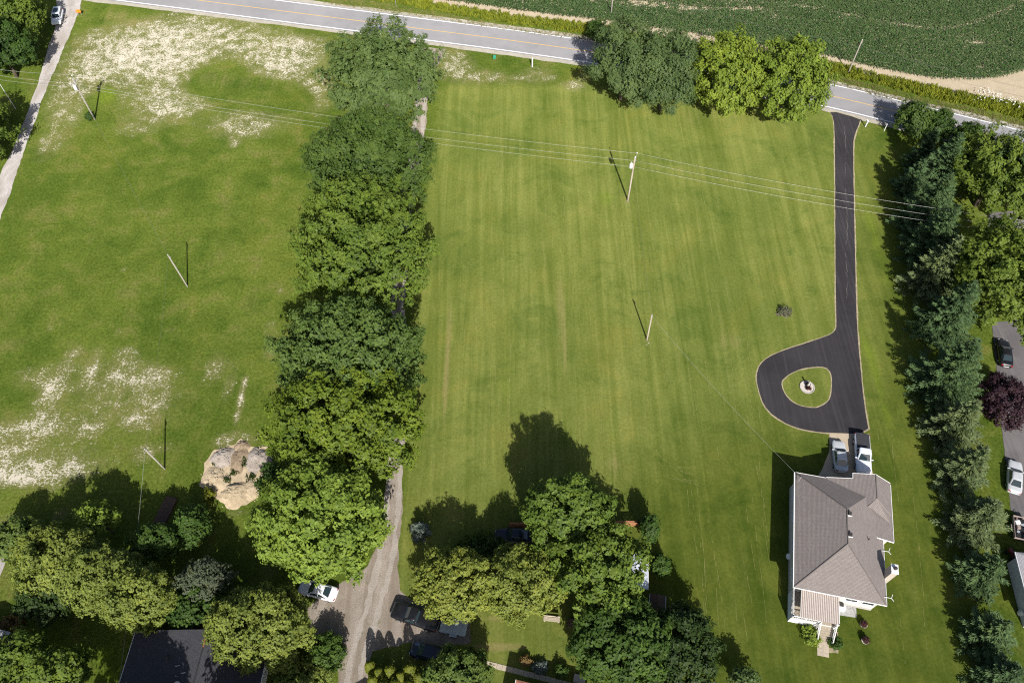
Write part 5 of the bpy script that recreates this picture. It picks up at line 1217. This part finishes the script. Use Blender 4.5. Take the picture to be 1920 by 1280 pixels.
trailer('covered pale grey trailer under the olive tree behind the black pickup', (-6.65, 24.11, 1.401), 3.0, 1.9, .55, M_alu)
trailer('open trailer loaded with scrap at the right margin', (62.73, 35.80, -0.271), 3.0, 1.8, .4, M_brown_metal, True)
M_redp = paint('faded red machine paint', (.20, .03, .025), .4, 0, .1)
t = empty('lawn_tractor', (*(60.80, 32.58), 0), .4); tag(t, 'small red lawn tractor behind the grey house at right', 'tractor')
MB().box((0, .45, .62), (.5, .8, .4), 0, .85).build('bonnet', M_redp, t, bevel=.05); MB().box((0, -.35, .45), (.85, .7, .2), 0, .9).build('mudguard', M_redp, t, bevel=.04)
MB().box((0, -.3, .68), (.42, .4, .1)).box((0, -.48, .85), (.42, .1, .32)).build('seat', M_black, t, bevel=.03); MB().tube([(0, .05, .5), (0, -.05, .95)], .03, 6).lathe([(.2, 0), (.2, .03)], (0, -.06, .95), 12).build('steering_wheel', M_black, t)
for sx in (-1, 1):
    for yy, rr_ in ((.6, .2), (-.35, .3)):
        n = 14; vs = [(sx * .42 + dx, yy + rr_ * math.cos(6.283 * k / n), rr_ + rr_ * math.sin(6.283 * k / n)) for dx in (-.1, .1) for k in range(n)]
        MB().add(vs, [tuple(range(n)), tuple(range(2 * n - 1, n - 1, -1))] + [(k, (k + 1) % n, n + (k + 1) % n, n + k) for k in range(n)]).build('wheel', M_tyre, t)
t = empty('water_tank', (*(60.74, 31.14), 0)); tag(t, 'white plastic tote beside the red lawn tractor', 'tank')
MB().box((0, 0, .6), (.95, .95, .95)).build('tank', M_porc, t, bevel=.08); MB().box((0, 0, .07), (1.1, 1.1, .12)).build('pallet', M_deck, t); MB().lathe([(.14, 0), (.14, .06)], (0, 0, 1.07), 12).build('cap', M_black, t)
t = empty('propane_tank', (*(59.32, 25.70), 0)); tag(t, 'white propane cylinder at the corner of the grey house', 'tank')
MB().lathe([(.28, .05), (.34, .15), (.34, .75), (.26, .92), (.1, .98)], (0, 0, 0), 16).build('cylinder', M_porc, t, True); MB().lathe([(.17, .95), (.17, 1.1)], (0, 0, 0), 12).build('collar', M_metal, t); MB().lathe([(.26, 0), (.26, .08)], (0, 0, 0), 12).build('foot_ring', M_metal, t)

# ------------------------------------------------------------------ island planter and lawn pots
M_stone = simple('pale planter gravel', (.55, .50, .46), .95, .25, 9.0, bump=.5)
M_conc = simple('pale concrete pot', (.52, .47, .41), .9, .12)
t = empty('island_planter', (*(40.86, 56.41), 0)); tag(t, 'round gravel bed with small statue and red plants on the driveway island', 'planter')
MB().lathe([(.98, 0), (.98, .12), (.90, .12), (.90, .06), (.02, .07)], (0, 0, 0), 28).build('gravel_bed', M_stone, t)
MB().lathe([(1.0, 0), (1.03, .14), (.93, .14), (.93, .05)], (0, 0, 0), 28).build('rim', M_found, t)
MB().lathe([(.22, 0), (.20, .1), (.13, .3), (.15, .55), (.2, .7), (.12, .95), (.09, 1.05), (.13, 1.16), (.12, 1.3), (.04, 1.38)], (.02, .05, .06), 14).build('statue', M_found, t, True)
for k, (dx, dy) in enumerate(((.08, .32), (.05, -.32))):
    V, F, T = crown(.24, .24, .22, .3, 700 + k, lobes=12, clusters=10, leaves=5, leaf=.14, cover=False)
    o = link_mesh('red_plant', np_mesh('red_plant', V, F, T), FOL['redleaf'], t); o.location = (dx, dy, 0)
for k, (pxy, lab) in enumerate((((40.67, 24.43), 'concrete pot with red plants, the one nearer the awning'), ((40.41, 22.64), 'concrete pot with red plants, the one farther from the awning'))):
    t = empty('plant_pot', (*pxy, 0)); tag(t, lab, 'plant pot')
    MB().lathe([(.30, 0), (.42, .34), (.44, .4), (.38, .4), (.36, .3), (.02, .3)], (0, 0, 0), 20).build('pot', M_conc, t, True)
    V, F, T = crown(.26, .26, .24, .5, 720 + k, lobes=14, clusters=12, leaves=5, leaf=.16, cover=False, rough=.4)
    link_mesh('plant', np_mesh('plant', V, F, T), FOL['redleaf'], t)
    MB().tube([(-.3, .1, 0), (-.34, .1, 1.7)], .018, 5).tube([(-.34, .1, 1.7), (-.2, .1, 1.78), (-.1, .1, 1.68)], .015, 5).build('shepherd_hook', M_vent, t)
# brush heap on the lawn
t = empty('brush_heap', (*(40.10, 69.11), 0)); tag(t, 'tangled grey heap of cut branches alone on the lawn', 'brush heap')
M_twig = simple('dead grey twigs', (.27, .22, .18), .9, .4, 6.0)
r_ = random.Random(6); tw = MB()
for k in range(130):
    a = r_.uniform(0, 6.28); d = r_.uniform(0, .95); z = max(.05, .75 * (1 - d) * r_.uniform(.4, 1)); b_ = r_.uniform(0, 6.28); l = r_.uniform(.3, .8)
    p0 = (math.cos(a) * d, math.sin(a) * d * .8, z); p1 = (p0[0] + math.cos(b_) * l, p0[1] + math.sin(b_) * l * .8, max(.03, z + r_.uniform(-.25, .3)))
    tw.tube([p0, ((p0[0] + p1[0]) / 2, (p0[1] + p1[1]) / 2, (p0[2] + p1[2]) / 2 + .06), p1], r_.uniform(.015, .035), 4, False)
tw.build('branches', M_twig, t)
V, F, T = crown(.85, .7, .4, .35, 730, lobes=14, clusters=10, leaves=4, leaf=.2, cover=False); link_mesh('withered_leaves', np_mesh('withered_leaves', V, F, T), FOL['grey'], t)
# roadside things
t = empty('mailbox', (*(62.09, 109.55), 0), .2); tag(t, 'white mailbox on a thick post at the mouth of the black driveway', 'mailbox')
MB().box((0, 0, .55), (.16, .16, 1.1)).build('post', M_trim, t); MB().box((0, .08, 1.22), (.26, .55, .26)).build('box', M_trim, t, bevel=.05); MB().box((.15, .2, 1.28), (.02, .16, .08)).build('flag', M_redp, t)
t = empty('marker_post', (*(65.08, 108.45), 0), .1); tag(t, 'slim white house-number post right of the mailbox', 'post')
MB().box((0, 0, .8), (.09, .09, 1.6)).build('post', M_trim, t); MB().box((-.18, 0, 1.25), (.3, .04, .2)).build('number_plate', M_black, t); MB().box((-.14, 0, 1.55), (.4, .06, .06)).build('arm', M_trim, t)
t = empty('marker_post', (*(3.80, 126.06), 0)); tag(t, 'lone white marker post in the grass between road and lawn', 'post')
MB().box((0, 0, .95), (.2, .12, 1.9)).build('post', M_trim, t); MB().box((0, 0, 1.93), (.24, .16, .05)).build('cap', M_trim, t)
M_green_p = simple('green utility plastic', (.03, .30, .20), .5, .12)
t = empty('utility_pedestal', (*(-3.33, 128.59), 0)); tag(t, 'small green utility pedestal in the grass below the road', 'utility box')
MB().box((0, 0, .3), (.5, .42, .55), 0, .88).build('box', M_green_p, t, bevel=.04); MB().box((0, 0, .6), (.5, .42, .08), 0, .7).build('lid', M_green_p, t, bevel=.02)
M_orange = simple('orange sign', (.85, .27, .03), .6, .1)
t = empty('orange_sign', (*(-85.71, 142.04), 0), .2); tag(t, 'small orange roadside sign beside the gravel lane', 'sign')
MB().box((0, 0, 1.0), (.85, .05, .65)).build('panel', M_orange, t); MB().box((-.3, .06, .5), (.06, .06, 1.0)).build('post', M_metal, t); MB().box((.3, .06, .5), (.06, .06, 1.0)).build('post', M_metal, t)
t = empty('road_sign', (*(-23.22, 144.89), 0)); tag(t, 'grey signpost on the far verge at the top margin', 'sign')
MB().tube([(0, 0, 0), (0, 0, 2.4)], .05, 6).build('post', M_metal, t); MB().box((0, -.06, 2.1), (.45, .03, .6)).build('panel', M_metal, t)

# ------------------------------------------------------------------ other buildings
def gable_house(name, label, nw, ne_dir, depth, width_w, width_e, ez, rise, mat_roof, mat_wall, cat='house', hip=0.0):
    """ridge runs along the depth axis; nw = outer roof corner, ne_dir = azimuth of the depth axis (away from nw)"""
    h = empty(name, (nw[0], nw[1], 0), ne_dir); tag(h, label, cat)
    wd = width_w + width_e; rz_ = ez + rise
    roof_ = roof_obj('roof', [[(0, 0, ez), (width_w, -hip, rz_), (width_w, -depth, rz_), (0, -depth, ez)], [(wd, 0, ez), (wd, -depth, ez), (width_w, -depth, rz_), (width_w, -hip, rz_)]] + ([[(0, 0, ez), (wd, 0, ez), (width_w, -hip, rz_)]] if hip else []), mat_roof, h)
    MB().prism([(.4, -.4), (wd - .4, -.4), (wd - .4, -depth + .4), (.4, -depth + .4)], 0, ez - .1).build('wall', mat_wall, h)
    if not hip:
        MB().add([(.4, -.4, ez - .12), (wd - .4, -.4, ez - .12), (width_w, -.4, rz_ - .16), (.4, -.55, ez - .12), (wd - .4, -.55, ez - .12), (width_w, -.55, rz_ - .16)], [(0, 1, 2), (5, 4, 3), (0, 3, 4, 1), (1, 4, 5, 2), (2, 5, 3, 0)]).build('gable_wall', mat_wall, h)
    MB().tube([(width_w, -hip, rz_ - .01), (width_w, -depth, rz_ - .01)], .08, 6).build('ridge_cap', mat_roof, roof_)
    for a, b in (((-.03, 0, ez), (-.03, -depth, ez)), ((wd + .03, 0, ez), (wd + .03, -depth, ez))): edge_board(a, b, parent=h, name='gutter')
    return h, roof_
M_blackroof = shingle('dark grey shingles', (.055, .055, .062), (.085, .085, .094))
M_greyroof = shingle('pale grey shingles', (.34, .335, .35), (.44, .435, .45))
M_wall2 = siding('white siding', (.72, .72, .71))
M_rust = simple('rusty flashing', (.28, .10, .05), .8, .3)
M_brick = simple('red brick', (.30, .13, .085), .9, .25, 8.0)
bh, br_ = gable_house('black_roofed_house', 'house with large dark shingle roof at the bottom left', (-42.02, 23.03), -.06, 15.0, 9.0, 6.2, 3.2, 2.6, M_blackroof, M_wall2, hip=.0)
MB().box((9.0, -.9, 5.84), (.16, 1.9, .05)).build('rust_flashing', M_rust, br_)
MB().tube([(5.2, -3.0, 4.6), (5.2, -3.0, 5.2)], .1, 8).lathe([(.2, 0), (.05, .15)], (5.2, -3.0, 5.2), 10).build('roof_vent', M_vent, br_)
MB().tube([(6.9, -4.8, 5.1), (6.9, -4.9, 5.8)], .04, 6).build('dish_mast', M_metal, br_)
dd_ = MB().lathe([(.02, 0), (.18, .02), (.32, .1), (.32, .12), (.02, .03)], (0, 0, 0), 16).build('satellite_dish', M_trans, br_, True); dd_.location = (7.3, -5.6, 5.8); dd_.rotation_euler = (.7, .3, 0)
for k, (qx, qy) in enumerate(((6.1, -3.6), (7.0, -4.3))): MB().tube([(qx, qy, 4.8 + k * .2), (qx + .3, qy - .25, 5.3 + k * .2), (qx + .7, qy - .1, 5.2 + k * .2)], .035, 5).build('antenna', M_metal, br_)
t = empty('porch', (*(-28.46, 18.79), 0), -.1); tag(t, 'white porch corner beside the black-roofed house', 'porch')
MB().box((0, -.6, .5), (1.8, 2.6, .12)).build('floor', M_slab, t)
for q in (-.85, .85): MB().box((q, .6, 1.0), (.1, .1, 1.1)).box((q, -1.8, 1.0), (.1, .1, 1.1)).build('post', M_trim, t)
MB().box((.85, -.6, 1.5), (.1, 2.5, .09)).build('rail', M_trim, t); MB().box((0, .6, 1.5), (1.7, .1, .09)).build('rail', M_trim, t); MB().box((0, -.6, .22), (1.7, 2.5, .44)).build('base', M_wall2, t)
gh, gr_ = gable_house('grey_roofed_house', 'house with pale grey roof cut by the right margin', (59.57, 32.10), -.10, 8.3, 4.0, 4.0, 2.9, 1.3, M_greyroof, M_wall2, hip=2.2)
MB().box((1.5, -4.4, 3.44), (1.0, 1.5, .12)).build('skylight', M_glass, gr_).rotation_euler = (0, 0, 0)
# the sheds of the bottom middle yard
M_bluemetal = simple('bluish white sheet metal', (.62, .66, .72), .4, .1, 2.0, .2, .5)
sh_, sr_ = gable_house('garden_shed', 'shed with bluish white roof under the feathery tree', (13.19, 32.02), -.10, 3.9, 1.5, 1.5, 2.3, .5, M_bluemetal, M_wall2, 'shed')
M_barn = simple('brown stained boards', (.13, .085, .06), .85, .25)
s2, r2 = gable_house('wooden_shed', 'small dark brown shed at the edge of the right lawn', (16.01, 27.41), -.15, 1.8, .9, .9, 2.1, .4, M_barn, M_barn, 'shed')
M_terra = shingle('terracotta shingles', (.36, .16, .10), (.46, .22, .15))
s3, r3 = gable_house('terracotta_roofed_house', 'corner of a terracotta roof at the bottom margin', (0.46, 17.92), -.22, 8.0, 4.5, 4.5, 3.0, 1.6, M_terra, M_wall2, 'house', 3.0)
s4, r4 = gable_house('grey_shed', 'corner of a grey shed roof at the left margin', (-61.66, 24.11), -.2, 4.0, 2.6, 2.6, 2.4, .6, M_greyroof, M_wall2, 'shed')
s5, r5 = gable_house('workshop', 'dark-roofed workshop just beyond the bottom of the gravel yard', (-18.6, 13.9), .05, 8.0, 3.0, 3.0, 2.7, 1.2, M_blackroof, M_wall2, 'shed')
# wooden fence under the tall maple
fa, fb_ = (-0.33, 36.17), (15.86, 36.38)
fn = empty('wooden_fence', (fa[0], fa[1], 0), math.atan2(fb_[1] - fa[1], fb_[0] - fa[0])); tag(fn, 'orange-brown board fence showing either side of the tall green maple', 'fence')
FL = math.hypot(fb_[0] - fa[0], fb_[1] - fa[1]); M_board = simple('orange brown boards', (.36, .17, .085), .8, .25, 4.0)
nb_ = int(FL / .16)
for k in range(nb_):
    MB().box((k * .16 + .08, 0, .75 + rnd.uniform(-.01, .01)), (.145, .03, 1.5)).build('board', M_board, fn)
for z_ in (.4, 1.2): MB().box((FL / 2, .05, z_), (FL, .05, .1)).build('rail', M_board, fn)
MB().box((FL / 2, 0, 1.53), (FL, .22, .05)).build('cap_rail', M_board, fn)
for k in range(0, int(FL / 2.4) + 1): MB().box((k * 2.4, .1, .8), (.1, .1, 1.6)).build('post', M_board, fn)
# garden path of slabs and bed edging at the bottom
gp0, gp1 = (-2.90, 20.20), (6.83, 17.84)
t = empty('slab_path', (*gp0, 0), math.atan2(gp1[1] - gp0[1], gp1[0] - gp0[0])); tag(t, 'path of grey paving slabs leading to the terracotta roof', 'path')
GLn = math.hypot(gp1[0] - gp0[0], gp1[1] - gp0[1])
for k in range(int(GLn / .62)): MB().box((k * .62 + .3, rnd.uniform(-.02, .02), .03), (.59, .58, .05), rnd.uniform(-.02, .02)).build('paving_slab', M_slab, t)
t = empty('timber_bench', (*(4.60, 24.97), 0), -.1); tag(t, 'pale bench at the foot of the feathery tree', 'bench')
for k in range(3): MB().box((0, -.18 + k * .16, .45), (1.9, .14, .05)).build('seat_slat', M_deck, t)
for q in (-.8, .8): MB().box((q, 0, .21), (.1, .45, .42)).build('leg', M_deck, t)
MB().box((0, .26, .72), (1.9, .05, .3)).build('backrest', M_deck, t)
t = empty('wooden_crate', (*(7.00, 24.49), 0), -.1); tag(t, 'dark wooden crate right of the pale bench', 'crate')
for z_ in (.12, .36, .60): MB().box((0, -.42, z_), (1.1, .04, .2)).box((0, .42, z_), (1.1, .04, .2)).box((-.55, 0, z_), (.04, .84, .2)).box((.55, 0, z_), (.04, .84, .2)).build('slat_ring', M_barn, t)
MB().box((0, 0, .03), (1.1, .84, .05)).build('base', M_barn, t); MB().box((0, 0, .72), (1.14, .9, .04)).build('lid', M_barn, t)
t = empty('brick_planter', (*(7.52, 18.45), 0), -.2); tag(t, 'low brick planter at the bottom edge of the garden', 'planter')
for k in range(6):
    for z_ in range(4): MB().box((-.55 + k * .22 + (z_ % 2) * .05, -.45, .05 + z_ * .1), (.205, .1, .085)).build('brick', M_brick, t)
MB().box((0, .05, .2), (1.3, .88, .36)).build('fill', M_found, t)
# long dark pallets beside the pole line near the sand piles
t = empty('stacked_beams', (*(-43.49, 38.34), 0), -.22); tag(t, 'dark stack of beams in shade left of the tall loose tree', 'timber stack')
for k in range(7):
    for z_ in range(2): MB().box((-.66 + k * .22, rnd.uniform(-.1, .1), .12 + z_ * .2), (.2, 3.6, .18)).build('beam', M_barn, t)
